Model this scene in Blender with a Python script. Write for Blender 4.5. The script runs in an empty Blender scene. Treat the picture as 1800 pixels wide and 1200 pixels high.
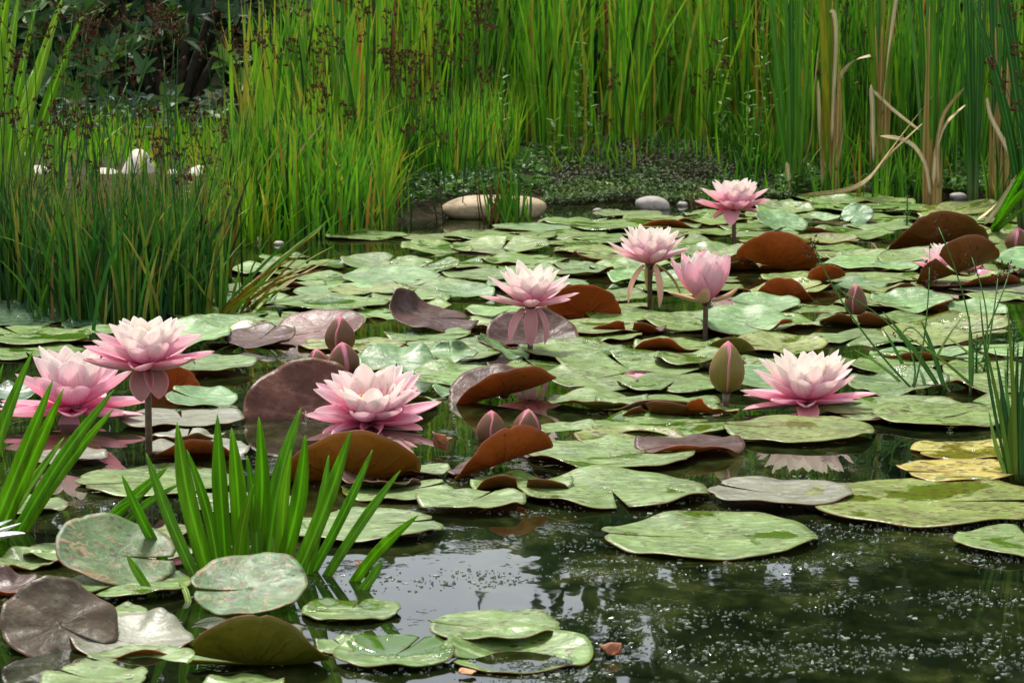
import bpy, math, random
import numpy as np
from mathutils import Vector, Matrix, Euler
S = bpy.context.scene
C = S.collection
R_ = math.radians
PI = math.pi
rnd = random.Random(7)
rng = np.random.default_rng(7)

# ------------------------------------------------------------------ camera
H_CAM, F_PX = 0.6, 5000.0
PITCH = math.atan(0.132)
cam_d = bpy.data.cameras.new('camera'); cam = bpy.data.objects.new('camera', cam_d); C.objects.link(cam)
cam.location = (0, 0, H_CAM); cam.rotation_euler = (PI/2 - PITCH, 0, 0)
cam_d.sensor_width = 36; cam_d.lens = F_PX/1800*36; cam_d.clip_start = 0.05; cam_d.clip_end = 500
cam_d.dof.use_dof = True; cam_d.dof.focus_distance = 3.9; cam_d.dof.aperture_fstop = 32
S.camera = cam
# ------------------------------------------------------------------ sky and sun
SUN_EL, SUN_AZ = 60, 335      # azimuth clockwise from +Y: high sun beyond the pond, a little to the left
W = bpy.data.worlds.new('World'); S.world = W; W.use_nodes = True
wt = W.node_tree; wt.nodes.clear()
def NN(nt, typ, props=None, **inp):
    n = nt.nodes.new(typ)
    for k, v in (props or {}).items(): setattr(n, k, v)
    for k, v in inp.items():
        key = int(k[1:]) if k[0] == 'i' and k[1:].isdigit() else k.replace('_', ' ')
        s = n.inputs[key]
        if isinstance(v, bpy.types.NodeSocket): nt.links.new(v, s)
        elif isinstance(v, bpy.types.Node): nt.links.new(v.outputs[0], s)
        else:
            if s.type == 'RGBA' and not hasattr(v, '__len__'): v = (v, v, v, 1)
            elif s.type == 'RGBA' and len(v) == 3: v = (*v, 1)
            s.default_value = v
    return n
sky = NN(wt, 'ShaderNodeTexSky'); sky.sky_type = 'NISHITA'; sky.sun_disc = False
sky.sun_elevation = R_(SUN_EL); sky.sun_rotation = R_(SUN_AZ); sky.air_density = 1.0; sky.dust_density = 2.0
tc = NN(wt, 'ShaderNodeTexCoord')
mp = NN(wt, 'ShaderNodeMapping', Vector=tc.outputs['Generated'], Scale=(1.0, 1.0, 2.4))
cn = NN(wt, 'ShaderNodeTexNoise', Vector=mp, Scale=2.1, Detail=6.0, Roughness=0.55)
cr = NN(wt, 'ShaderNodeMapRange', Value=cn.outputs['Fac'], From_Min=0.36, From_Max=0.60, To_Min=0.35, To_Max=0.95)
cm = NN(wt, 'ShaderNodeMix', {'data_type': 'RGBA'}, Factor=cr.outputs[0])
wt.links.new(sky.outputs[0], cm.inputs[6]); cm.inputs[7].default_value = (8.6, 9.0, 9.4, 1)
bg = NN(wt, 'ShaderNodeBackground', Color=cm.outputs[2], Strength=0.09)
NN(wt, 'ShaderNodeOutputWorld', Surface=bg)
sd = bpy.data.lights.new('sun', 'SUN'); sd.energy = 3.5; sd.angle = R_(9); sd.color = (1, .95, .87)
sun = bpy.data.objects.new('sun', sd); C.objects.link(sun)
a, e = R_(SUN_AZ), R_(SUN_EL)
sun.rotation_euler = Vector((math.sin(a)*math.cos(e), math.cos(a)*math.cos(e), math.sin(e))).to_track_quat('Z', 'Y').to_euler()
S.view_settings.view_transform = 'Standard'; S.view_settings.look = 'None'
S.view_settings.exposure = 0.9; S.view_settings.gamma = 1
S.cycles.max_bounces = 8; S.cycles.transparent_max_bounces = 8

# ------------------------------------------------------------------ pixel <-> world
cp, sp = math.cos(PITCH), math.sin(PITCH)
def pix(px, py, z=0.0):
    """point of the real plane at height z seen at photo pixel (px,py)"""
    x = (px-900)/F_PX; y = (600-py)/F_PX
    d = np.array([x, cp + y*sp, -sp + y*cp]); t = (z-H_CAM)/d[2]
    return np.array([d[0]*t, d[1]*t, z])
def pixy(px, py, Y):
    x = (px-900)/F_PX; y = (600-py)/F_PX
    d = np.array([x, cp + y*sp, -sp + y*cp]); t = Y/d[1]
    return np.array([d[0]*t, Y, H_CAM + d[2]*t])
def proj(V):
    V = np.atleast_2d(V); dx, dy, dz = V[:,0], V[:,1], V[:,2]-H_CAM
    dep = dy*cp - dz*sp; up = dy*sp + dz*cp
    return 900+F_PX*dx/dep, 600-F_PX*up/dep
def scl(py): return F_PX*math.sin(math.atan((py+60)/F_PX))/H_CAM    # px per metre on the water

# ------------------------------------------------------------------ object helpers
def tagp(o, label=None, cat=None, group=None, kind=None):
    if label: o['label'] = label
    if cat: o['category'] = cat
    if group: o['group'] = group
    if kind: o['kind'] = kind
    return o
def empty(name, loc, label, cat, group=None, rz=0):
    o = bpy.data.objects.new(name, None); o.empty_display_size = .05; C.objects.link(o)
    o.location = [float(v) for v in loc]; o.rotation_euler = (0, 0, rz)
    return tagp(o, label, cat, group)
def link(name, me, parent=None, loc=None, rot=None):
    o = bpy.data.objects.new(name, me); C.objects.link(o)
    if parent is not None: o.parent = parent
    if loc is not None: o.location = [float(v) for v in loc]
    if rot is not None: o.rotation_euler = rot
    return o
def mk(name, V, F, mats, smooth=True, mi=None, attrs=None, uv=None):
    me = bpy.data.meshes.new(name)
    V = np.asarray(V, dtype=float)
    me.from_pydata(V.tolist(), [], F.tolist() if isinstance(F, np.ndarray) else F)
    for m in (mats if isinstance(mats, (list, tuple)) else [mats]): me.materials.append(m)
    if smooth: me.polygons.foreach_set('use_smooth', [True]*len(me.polygons))
    if mi is not None: me.polygons.foreach_set('material_index', np.asarray(mi, dtype=np.int32))
    for an, arr in (attrs or {}).items():
        at = me.attributes.new(an, 'FLOAT_COLOR', 'POINT')
        arr = np.asarray(arr, dtype=np.float32)
        if arr.shape[1] == 3: arr = np.hstack([arr, np.ones((len(arr), 1), dtype=np.float32)])
        at.data.foreach_set('color', arr.ravel())
    me.update()
    return me
def grid_faces(nu, nv, off=0):
    i = np.arange(nu)[:, None]*(nv+1) + np.arange(nv)[None, :]
    f = np.stack([i, i+1, i+nv+2, i+nv+1], -1).reshape(-1, 4) + off
    return f
def snoise(x, y, seed=0, sc=1.0):
    r = np.random.default_rng(seed); s = 0
    for k in range(7):
        a = r.uniform(0, 2*PI); f = sc*r.uniform(.6, 2.4); s = s + np.sin((x*math.cos(a)+y*math.sin(a))*f + r.uniform(0, 6.28))/(1+.4*k)
    return s/3.2

# ------------------------------------------------------------------ materials
def newmat(name):
    m = bpy.data.materials.new(name); m.use_nodes = True; nt = m.node_tree; nt.nodes.clear()
    return m, nt
def mix(nt, f, a, b, bt='MIX'):
    n = NN(nt, 'ShaderNodeMix', {'data_type': 'RGBA', 'blend_type': bt})
    for i, v in ((0, f), (6, a), (7, b)):
        s = n.inputs[i]
        if isinstance(v, bpy.types.NodeSocket): nt.links.new(v, s)
        else: s.default_value = v if (i == 0 or len(v) == 4) else (*v, 1)
    return n.outputs[2]
def mth(nt, op, a, b=0.0, c=None, clamp=False):
    kw = dict(i0=a, i1=b)
    if c is not None: kw['i2'] = c
    return NN(nt, 'ShaderNodeMath', {'operation': op, 'use_clamp': clamp}, **kw).outputs[0]
def rngm(nt, v, a, b, c=0.0, d=1.0):
    return NN(nt, 'ShaderNodeMapRange', Value=v, From_Min=a, From_Max=b, To_Min=c, To_Max=d).outputs[0]
def noise(nt, vec, sc, det=3.0, rough=.5, dist=0.0):
    return NN(nt, 'ShaderNodeTexNoise', Vector=vec, Scale=sc, Detail=det, Roughness=rough, Distortion=dist).outputs['Fac']
def ocoord(nt): return NN(nt, 'ShaderNodeTexCoord').outputs['Object']
def wcoord(nt): return NN(nt, 'ShaderNodeNewGeometry').outputs['Position']
def attr(nt, name):
    n = NN(nt, 'ShaderNodeAttribute'); n.attribute_name = name
    s = NN(nt, 'ShaderNodeSeparateColor', Color=n.outputs['Color'])
    return s.outputs[0], s.outputs[1], s.outputs[2]
def bump(nt, h, st, dist=.01): return NN(nt, 'ShaderNodeBump', Height=h, Strength=st, Distance=dist).outputs[0]
def out(nt, s): NN(nt, 'ShaderNodeOutputMaterial', Surface=s)
def leafsh(nt, col, rough=.4, tr=.35, nrm=None, spec=.22, trcol=None):
    kw = {}
    if nrm is not None: kw['Normal'] = nrm
    p = NN(nt, 'ShaderNodeBsdfPrincipled', Base_Color=col, Roughness=rough, Specular_IOR_Level=spec, **kw)
    t = NN(nt, 'ShaderNodeBsdfTranslucent', Color=trcol if trcol is not None else col, **kw)
    m = NN(nt, 'ShaderNodeMixShader', i0=tr, i1=p.outputs[0], i2=t.outputs[0])
    out(nt, m.outputs[0])

def ramp(nt, f, stops):
    n = NN(nt, 'ShaderNodeValToRGB', Fac=f); el = n.color_ramp.elements
    while len(el) > 1: el.remove(el[-1])
    el[0].position = stops[0][0]; el[0].color = (*stops[0][1], 1)
    for p, c in stops[1:]:
        x = el.new(p); x.color = (*c, 1)
    return n.outputs[0]

def blade_mat(name, stops, tr=.4, rough=.45, basecol=(.10, .06, .02), bh=.12):
    """leaf blades: attribute tint.r = individual hue, tint.g = height along blade"""
    m, nt = newmat(name); r, g, b = attr(nt, 'tint')
    col = ramp(nt, r, stops)
    n = noise(nt, NN(nt, 'ShaderNodeMapping', Vector=wcoord(nt), Scale=(120, 120, 9)).outputs[0], 1.0, 3)
    col = mix(nt, rngm(nt, n, .35, .75, 0, .45), col, (.03, .05, .005), 'MULTIPLY')
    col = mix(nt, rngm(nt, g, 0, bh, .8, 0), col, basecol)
    col = mix(nt, mth(nt, 'MULTIPLY', rngm(nt, g, .8, 1.0, 0, 1), rngm(nt, b, .6, .9, 0, .9)), col, (.30, .16, .04))
    al = NN(nt, 'ShaderNodeAttribute', {'attribute_name': 'tint'}).outputs['Alpha']
    st = noise(nt, NN(nt, 'ShaderNodeCombineXYZ', X=mth(nt, 'MULTIPLY', al, 9.0), Y=mth(nt, 'MULTIPLY', g, 2.5), Z=mth(nt, 'MULTIPLY', r, 31.0)).outputs[0], 1.0, 3)
    col = mix(nt, rngm(nt, st, .45, .60, 0, .40), col, (.42, .55, .3), 'MULTIPLY')
    rib = rngm(nt, mth(nt, 'ABSOLUTE', mth(nt, 'SUBTRACT', al, .5)), .0, .09, .55, 0)
    col = mix(nt, rib, col, tuple(min(1, v*1.9+.03) for v in stops[1][1]))
    leafsh(nt, col, rough, tr)
    return m
GREENS = [(0, (.012, .050, .006)), (.26, (.050, .19, .010)), (.58, (.125, .36, .012)), (.80, (.25, .46, .014)), (.92, (.36, .30, .03)), (.97, (.34, .11, .02)), (1, (.16, .07, .03))]
M_reed = blade_mat('reed_leaf', GREENS)
M_rush = blade_mat('rush_leaf', [(0, (.010, .040, .008)), (.4, (.028, .120, .014)), (.7, (.068, .205, .014)), (.86, (.17, .27, .02)), (.93, (.30, .22, .05)), (1, (.20, .06, .02))], basecol=(.05, .05, .012), tr=.3)
M_cattail = blade_mat('cattail_leaf', [(0, (.028, .13, .012)), (.5, (.07, .25, .015)), (.8, (.14, .33, .02)), (1, (.40, .36, .02))], rough=.4, tr=.3, basecol=(.22, .27, .10), bh=.22)
M_sword = blade_mat('sword_leaf', [(0, (.14, .36, .010)), (.5, (.20, .45, .012)), (.85, (.28, .50, .02)), (1, (.30, .28, .06))], rough=.4, tr=.6, basecol=(.14, .30, .02), bh=.08)
M_iris = blade_mat('iris_leaf', [(0, (.20, .46, .02)), (1, (.36, .56, .04))], rough=.4, tr=.45, basecol=(.12, .25, .02))
M_dry = blade_mat('dry_leaf', [(0, (.62, .45, .21)), (.5, (.72, .58, .33)), (1, (.42, .23, .07))], rough=.6, tr=.15, basecol=(.30, .16, .06), bh=.05)
M_tan = blade_mat('dry_sheath', [(0, (.46, .28, .08)), (1, (.56, .38, .12))], rough=.6, tr=.2, basecol=(.16, .08, .03), bh=.12)

def mat_seed():
    m, nt = newmat('seed_head'); c = mix(nt, noise(nt, ocoord(nt), 300, 2), (.022, .010, .004), (.10, .045, .016))
    out(nt, NN(nt, 'ShaderNodeBsdfPrincipled', Base_Color=c, Roughness=.8, Specular_IOR_Level=.1).outputs[0]); return m
M_seed = mat_seed()

def mat_petal():
    m, nt = newmat('petal'); t, g, b = attr(nt, 'petal')
    # pigment of the petal: strongest at its foot and on outer petals, ivory on inner ones
    f = mth(nt, 'ADD', mth(nt, 'MULTIPLY', g, .38), mth(nt, 'MULTIPLY', mth(nt, 'POWER', mth(nt, 'SUBTRACT', 1.0, t), 1.9), .62))
    st = noise(nt, NN(nt, 'ShaderNodeCombineXYZ', X=mth(nt, 'MULTIPLY', b, 26.0), Y=mth(nt, 'MULTIPLY', t, 1.6), Z=g).outputs[0], 1.0, 3)
    f = mth(nt, 'ADD', f, mth(nt, 'MULTIPLY', mth(nt, 'SUBTRACT', st, .5), .55), clamp=True)
    col = ramp(nt, f, [(0, (.95, .91, .83)), (.20, (.95, .84, .82)), (.44, (.95, .59, .69)), (.72, (.92, .29, .46)), (1, (.74, .12, .30))])
    sp = noise(nt, ocoord(nt), 260, 2)
    col = mix(nt, rngm(nt, sp, .73, .76, 0, .7), col, (.35, .10, .10))
    col = mix(nt, mth(nt, 'MULTIPLY', mth(nt, 'MULTIPLY', rngm(nt, t, .93, 1.0), rngm(nt, g, .4, .9)), .65), col, (.55, .26, .12))
    h = mth(nt, 'SINE', mth(nt, 'MULTIPLY', b, 75.0))
    nrm = bump(nt, mth(nt, 'ADD', mth(nt, 'MULTIPLY', h, .4), st), .25, .0015)
    p = NN(nt, 'ShaderNodeBsdfPrincipled', Base_Color=col, Roughness=.5, Specular_IOR_Level=.3, Normal=nrm)
    tr = NN(nt, 'ShaderNodeBsdfTranslucent', Color=col, Normal=nrm)
    out(nt, NN(nt, 'ShaderNodeMixShader', i0=.46, i1=p.outputs[0], i2=tr.outputs[0]).outputs[0]); return m
M_petal = mat_petal()
def mat_sepal(name, outer, inner):
    m, nt = newmat(name); t, g, b = attr(nt, 'petal')
    bf = NN(nt, 'ShaderNodeNewGeometry').outputs['Backfacing']
    st = noise(nt, NN(nt, 'ShaderNodeCombineXYZ', X=mth(nt, 'MULTIPLY', b, 22.0), Y=mth(nt, 'MULTIPLY', t, 2.0), Z=g).outputs[0], 1.0, 3)
    edge = rngm(nt, mth(nt, 'ABSOLUTE', mth(nt, 'SUBTRACT', b, .5)), .40, .50, 0, 1)
    oc = mix(nt, st, outer, tuple(v*.55 for v in outer)); oc = mix(nt, mth(nt, 'MULTIPLY', edge, .8), oc, (.60, .16, .24))
    oc = mix(nt, rngm(nt, t, .88, 1, 0, .8), oc, (.45, .12, .10))
    col = oc
    if inner: col = mix(nt, g, oc, inner)
    out(nt, NN(nt, 'ShaderNodeBsdfPrincipled', Base_Color=col, Roughness=.5, Specular_IOR_Level=.25, Normal=bump(nt, st, .3, .002)).outputs[0]); return m
M_sepal = mat_sepal('sepal', (.30, .12, .09), (.78, .38, .42))
M_budsep = mat_sepal('bud_sepal', (.125, .055, .020), None)
M_budsepg = mat_sepal('bud_sepal_olive', (.165, .125, .018), None)
def simple(name, c1, c2, sc, rough=.5, bs=.3, bd=.005, det=4, world=False):
    m, nt = newmat(name); v = (wcoord if world else ocoord)(nt); n = noise(nt, v, sc, det)
    out(nt, NN(nt, 'ShaderNodeBsdfPrincipled', Base_Color=mix(nt, rngm(nt, n, .3, .7), c1, c2), Roughness=rough, Normal=bump(nt, n, bs, bd)).outputs[0]); return m
M_white = simple('white_petal', (.90, .90, .86), (.86, .88, .78), 40, .5, .1)
M_stamen = simple('stamen', (.85, .48, .05), (.85, .62, .12), 80)
M_stalk = simple('flower_stalk', (.050, .028, .012), (.09, .055, .02), 90, .35)
M_wilt = simple('wilted_petal', (.62, .30, .22), (.55, .36, .16), 60, .5)

def mat_padtop(name, dry, wet, dryr=.40, wetamt=.0, trails=0.0, speck=1.0, pale=(.27, .35, .155), tr=.10, spec=.42):
    m, nt = newmat(name); ang, r, rv = attr(nt, 'polar'); oc = ocoord(nt)
    oi = NN(nt, 'ShaderNodeObjectInfo')
    off = NN(nt, 'ShaderNodeVectorMath', {'operation': 'ADD'}, i0=oc, i1=NN(nt, 'ShaderNodeCombineXYZ', X=mth(nt, 'MULTIPLY', oi.outputs['Random'], 37.0), Y=mth(nt, 'MULTIPLY', oi.outputs['Random'], 11.0)).outputs[0]).outputs[0]
    base = mix(nt, rngm(nt, noise(nt, off, 14, 6, .6), .36, .64), tuple(v*1.12 for v in dry), tuple(v*.62 for v in dry))
    base = mix(nt, rngm(nt, noise(nt, NN(nt, 'ShaderNodeMapping', Vector=off, Scale=(1, 2.2, 1)).outputs[0], 45, 6, .7), .50, .62, 0, .75), base, pale)
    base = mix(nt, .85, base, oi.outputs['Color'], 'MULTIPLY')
    # radiating veins
    wob = mth(nt, 'MULTIPLY', noise(nt, off, 22, 3), .11)
    aa = mth(nt, 'ADD', ang, wob)
    v1 = mth(nt, 'POWER', mth(nt, 'ABSOLUTE', mth(nt, 'COSINE', mth(nt, 'MULTIPLY', aa, PI*17))), 26.0)
    v2 = mth(nt, 'MULTIPLY', mth(nt, 'POWER', mth(nt, 'ABSOLUTE', mth(nt, 'COSINE', mth(nt, 'MULTIPLY', aa, PI*51))), 10.0), rngm(nt, r, .35, .6))
    vein = mth(nt, 'ADD', v1, mth(nt, 'MULTIPLY', v2, .35), clamp=True)
    vein = mth(nt, 'MULTIPLY', vein, rngm(nt, r, .4, .95, 1.0, .0))
    base = mix(nt, mth(nt, 'MULTIPLY', vein, mth(nt, 'MULTIPLY', noise(nt, off, 20, 2), .20)), base, pale)
    # films of water lying on the leaf
    wn = mth(nt, 'ADD', noise(nt, NN(nt, 'ShaderNodeMapping', Vector=off, Scale=(1, 1, 1)).outputs[0], 9, 6, .6, .4), wetamt)
    wm = rngm(nt, wn, .585, .62)
    col = mix(nt, wm, base, wet)
    # specks and bites
    vo = NN(nt, 'ShaderNodeTexVoronoi', {'feature': 'F1'}, Vector=NN(nt, 'ShaderNodeMapping', Vector=off, Scale=(1, 1.5, 1), Rotation=(0, 0, .6)).outputs[0], Scale=88.0, Randomness=1.0)
    cs = NN(nt, 'ShaderNodeSeparateColor', Color=vo.outputs['Color'])
    size = rngm(nt, mth(nt, 'MULTIPLY', cs.outputs[0], noise(nt, off, 16, 2)), .08, .46, 0.0, .36*speck)
    spk = mth(nt, 'LESS_THAN', vo.outputs['Distance'], size)
    spc = mix(nt, cs.outputs[1], (.025, .018, .010), (.11, .05, .02))
    col = mix(nt, mth(nt, 'MULTIPLY', spk, .85), col, spc)
    if trails > 0:
        tn = noise(nt, off, 62, 1.0, .5, .6)
        band = mth(nt, 'LESS_THAN', mth(nt, 'ABSOLUTE', mth(nt, 'SUBTRACT', tn, .5)), .030)
        msk = rngm(nt, noise(nt, off, 38, 1), .60-.1*trails, .66-.1*trails)
        tm = mth(nt, 'MULTIPLY', band, msk)
        col = mix(nt, mth(nt, 'MULTIPLY', tm, .75), col, (.26, .16, .08))
        col = mix(nt, mth(nt, 'MULTIPLY', rngm(nt, noise(nt, off, 25, 2), .56, .7, 0, .7), rngm(nt, r, .5, 1)), col, (.20, .11, .045))
    # thin brownish rim
    col = mix(nt, rngm(nt, r, .975, 1.0, 0, .40), col, (.16, .10, .04))
    rough = NN(nt, 'ShaderNodeMix', Factor=wm, A=mth(nt, 'ADD', dryr, mth(nt, 'MULTIPLY', mth(nt, 'SUBTRACT', noise(nt, off, 60, 3), .5), .35)), B=.10).outputs[0]
    hgt = mth(nt, 'ADD', mth(nt, 'MULTIPLY', vein, -.03), mth(nt, 'ADD', noise(nt, off, 30, 4), mth(nt, 'MULTIPLY', noise(nt, off, 160, 2), .25)))
    hgt = mth(nt, 'MULTIPLY', hgt, mth(nt, 'SUBTRACT', 1.0, mth(nt, 'MULTIPLY', wm, .75)))
    nrm = bump(nt, hgt, .42, .006)
    leafsh(nt, col, rough, tr, nrm, spec)
    return m
def mat_under(name, c1, c2, rough=.45, tr=.42, vc=None):
    m, nt = newmat(name); ang, r, rv = attr(nt, 'polar'); oc = ocoord(nt)
    n = noise(nt, oc, 14, 5, .6)
    col = mix(nt, rngm(nt, n, .3, .7), c1, c2)
    aa = mth(nt, 'ADD', ang, mth(nt, 'MULTIPLY', noise(nt, oc, 17, 4), .20))
    v1 = mth(nt, 'POWER', mth(nt, 'ABSOLUTE', mth(nt, 'COSINE', mth(nt, 'MULTIPLY', aa, PI*17))), 22.0)
    v1 = mth(nt, 'MULTIPLY', mth(nt, 'MULTIPLY', v1, rngm(nt, noise(nt, oc, 30, 3), .35, .6)), rngm(nt, r, .45, .95, 1.0, .1))
    col = mix(nt, rngm(nt, noise(nt, oc, 9, 4), .5, .68, 0, .55), col, (.09, .075, .014))
    col = mix(nt, rngm(nt, noise(nt, oc, 70, 5, .7), .52, .7, 0, .5), col, tuple(v*.4 for v in c1))
    col = mix(nt, mth(nt, 'MULTIPLY', v1, .6), col, vc or tuple(v*.45 for v in c1))
    vo = NN(nt, 'ShaderNodeTexVoronoi', Vector=oc, Scale=170.0)
    cs = NN(nt, 'ShaderNodeSeparateColor', Color=vo.outputs['Color'])
    spk = mth(nt, 'LESS_THAN', vo.outputs['Distance'], rngm(nt, cs.outputs[0], .72, 1.0, 0, .26))
    col = mix(nt, spk, col, (.03, .015, .008))
    col = mix(nt, rngm(nt, r, .96, 1.0, 0, .5), col, (.30, .10, .04))
    nrm = bump(nt, mth(nt, 'ADD', mth(nt, 'MULTIPLY', v1, .45), noise(nt, oc, 40, 5)), .6, .006)
    leafsh(nt, col, rough, tr, nrm, .3, mix(nt, .5, col, tuple(min(1, v*2.6) for v in c1)))
    return m
T = {
 'green': mat_padtop('pad_green', (.128, .195, .050), (.065, .120, .010)),
 'wet': mat_padtop('pad_wet_green', (.105, .185, .028), (.050, .110, .008), wetamt=.05),
 'jade': mat_padtop('pad_jade', (.085, .170, .052), (.05, .11, .02), dryr=.48, wetamt=-.2, speck=.8, pale=(.20, .31, .125)),
 'yellow': mat_padtop('pad_yellow_green', (.160, .210, .048), (.09, .125, .01), speck=1.4, wetamt=.02, pale=(.27, .31, .12)),
 'gold': mat_padtop('pad_golden', (.36, .29, .055), (.15, .14, .012), speck=1.4, wetamt=.10, pale=(.50, .45, .16)),
 'purple': mat_padtop('pad_purple', (.072, .036, .028), (.06, .04, .03), dryr=.42, wetamt=-.3, speck=.5, pale=(.12, .078, .068), spec=.16),
 'grey': mat_padtop('pad_grey_mauve', (.165, .170, .105), (.10, .08, .03), dryr=.45, wetamt=-.15, speck=.5, pale=(.28, .27, .24)),
 'eaten': mat_padtop('pad_eaten', (.055, .110, .028), (.05, .10, .02), dryr=.55, wetamt=-.3, trails=1.0, speck=1.2, pale=(.115, .19, .07)),
 'darkg': mat_padtop('pad_dark_green', (.035, .090, .035), (.03, .07, .01), dryr=.35, wetamt=-.3, speck=.5, pale=(.10, .18, .08)),
}
U = {
 'rust': mat_under('pad_underside_rust', (.50, .105, .010), (.34, .060, .012)),
 'brown': mat_under('pad_underside_brown', (.25, .080, .014), (.16, .055, .014)),
 'olive': mat_under('pad_underside_olive', (.18, .15, .010), (.11, .12, .010)),
 'wine': mat_under('pad_underside_wine', (.090, .030, .024), (.060, .030, .028), rough=.36, tr=.1),
 'orange': mat_under('pad_underside_orange', (.40, .14, .010), (.25, .10, .012)),
}

# ------------------------------------------------------------------ setting: pond bed and banks (one sheet), water
def shore(x):           # world Y of the far shore line as a function of world X
    xs = [-30, -6, -2.2, -1.2, -.62, -.45, -.1, .15, .9, 1.4, 2.4, 6, 30]
    ys = [3.0, 4.2, 4.95, 5.5, 6.1, 6.35, 7.0, 7.25, 7.45, 7.45, 7.1, 6.2, 5.0]
    return np.interp(x, xs, ys) + .05*np.sin(x*9)+.03*np.sin(x*23+1)
def ground_h(x, y):
    d = y - shore(x)
    h = np.where(d < 0, np.maximum(-.35, d*.45), .07*np.tanh(d*3) + .03*np.clip(d, 0, 3))
    h = h + np.where(d > 0, 1, 0)*(.018*snoise(x, y, 3, 5.0) + .010*snoise(x, y, 4, 17.0))
    far = np.clip((np.hypot(x, y) - 12)/20, 0, 1)
    near = np.clip((1.2 - y)/.8, 0, 1)         # the bank the camera stands on
    h = np.where(y < 1.2, -.35 + .55*near, h)
    return h*(1-far) + .12*far
def axis(lo, hi, n, ext):
    core = np.linspace(lo, hi, n); g = np.geomspace(.08, ext, 26)
    return np.concatenate([lo-g[::-1], core, hi+g])
gx, gy = axis(-3, 3, 150, 150), axis(3.5, 10, 165, 150)
X, Y = np.meshgrid(gx, gy, indexing='ij'); Z = ground_h(X, Y)
def mat_ground():
    m, nt = newmat('bank_soil'); w = wcoord(nt)
    c = ramp(nt, noise(nt, w, 22, 7, .65), [(.3, (.012, .010, .006)), (.5, (.045, .034, .018)), (.62, (.035, .050, .012)), (.75, (.06, .05, .03))])
    out(nt, NN(nt, 'ShaderNodeBsdfPrincipled', Base_Color=c, Roughness=.95, Specular_IOR_Level=.1, Normal=bump(nt, noise(nt, w, 60, 6), .8, .02)).outputs[0]); return m
M_ground = mat_ground()
g = link('ground', mk('ground', np.stack([X, Y, Z], -1).reshape(-1, 3), grid_faces(len(gx)-1, len(gy)-1), M_ground)); tagp(g, kind='structure')
def mat_water():
    m, nt = newmat('pond_water'); w = wcoord(nt)
    n1 = noise(nt, NN(nt, 'ShaderNodeMapping', Vector=w, Scale=(1, .6, 1)).outputs[0], 7, 6, .62, .8)
    n2 = noise(nt, NN(nt, 'ShaderNodeMapping', Vector=w, Scale=(1, .45, 1)).outputs[0], 38, 5, .6, .5)
    col = ramp(nt, mth(nt, 'ADD', mth(nt, 'MULTIPLY', n1, .65), mth(nt, 'MULTIPLY', n2, .35)), [(.38, (.0015, .0035, .0015)), (.49, (.007, .011, .003)), (.57, (.018, .024, .006)), (.67, (.050, .052, .015))])
    ripple = noise(nt, NN(nt, 'ShaderNodeMapping', Vector=w, Scale=(1, .55, 1)).outputs[0], 11, 3, .5)
    fine = noise(nt, NN(nt, 'ShaderNodeMapping', Vector=w, Scale=(1, 1, 1)).outputs[0], 130, 3, .6)
    # weed just breaking the surface roughens it in patches
    pm = noise(nt, NN(nt, 'ShaderNodeMapping', Vector=w, Scale=(1, .9, 1)).outputs[0], 8, 5, .75)
    patch = rngm(nt, pm, .58, .68)
    hgt = mth(nt, 'ADD', mth(nt, 'MULTIPLY', ripple, .10), mth(nt, 'MULTIPLY', mth(nt, 'MULTIPLY', fine, patch), .35))
    nrm = bump(nt, hgt, .55, .006)
    out(nt, NN(nt, 'ShaderNodeBsdfPrincipled', Base_Color=col, Roughness=.015, IOR=1.333, Normal=nrm).outputs[0]); return m
M_water = mat_water()
wv = [(-40, .3, 0), (40, .3, 0), (40, 9, 0), (-40, 9, 0)]
wo = link('pond_water', mk('pond_water', wv, [(0, 1, 2, 3)], M_water, smooth=False)); tagp(wo, kind='structure')

# ------------------------------------------------------------------ leaves in bulk
def leaves_mesh(name, P, D, Nn, L, Wd, mat, tint, fold=.25):
    """P bases, D directions, Nn approx normals, L lengths, Wd widths -> six-vertex folded leaves"""
    D = D/np.linalg.norm(D, axis=1, keepdims=True)
    Sd = np.cross(D, Nn); Sd /= np.linalg.norm(Sd, axis=1, keepdims=True)+1e-9
    Nn = np.cross(Sd, D)
    L = L[:, None]; Wd = Wd[:, None]
    pts = []
    for (u, s, k) in ((0, 0, 0), (.35, -.5, 1), (.35, .5, 1), (.72, -.38, .8), (.72, .38, .8), (1.0, 0, -.3), (.35, 0, 0), (.72, 0, -.1)):
        pts.append(P + D*L*u + Sd*Wd*s + Nn*Wd*fold*k*(1 if s else 1))
    V = np.stack(pts, 1); n = len(P)
    f = np.array([(0, 6, 1, 1), (0, 2, 6, 6), (1, 6, 7, 3), (6, 2, 4, 7), (3, 7, 5, 5), (7, 4, 5, 5)])
    tri = [(0, 6, 1), (0, 2, 6), (3, 7, 5), (7, 4, 5)]; qd = [(1, 6, 7, 3), (6, 2, 4, 7)]
    base = (np.arange(n)*8)[:, None]
    F = []
    for t in tri: F += (base + np.array(t)).tolist()
    for q in qd: F += (base + np.array(q)).tolist()
    at = np.repeat(tint, 8, axis=0)
    return mk(name, V.reshape(-1, 3), F, mat, attrs={'tint': at}, smooth=False)
def mat_foliage(name, stops, rough=.4, tr=.3):
    m, nt = newmat(name); r, g, b = attr(nt, 'tint')
    leafsh(nt, ramp(nt, r, stops), rough, tr, None, .5); return m
M_shrub = mat_foliage('shrub_leaf', [(0, (.018, .050, .020)), (.5, (.040, .115, .018)), (.85, (.085, .20, .025)), (1, (.18, .32, .03))], .5, .3)
M_bushy = mat_foliage('bush_leaf', [(0, (.03, .09, .015)), (.6, (.075, .19, .02)), (1, (.17, .31, .04))], .45, .4)
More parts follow.
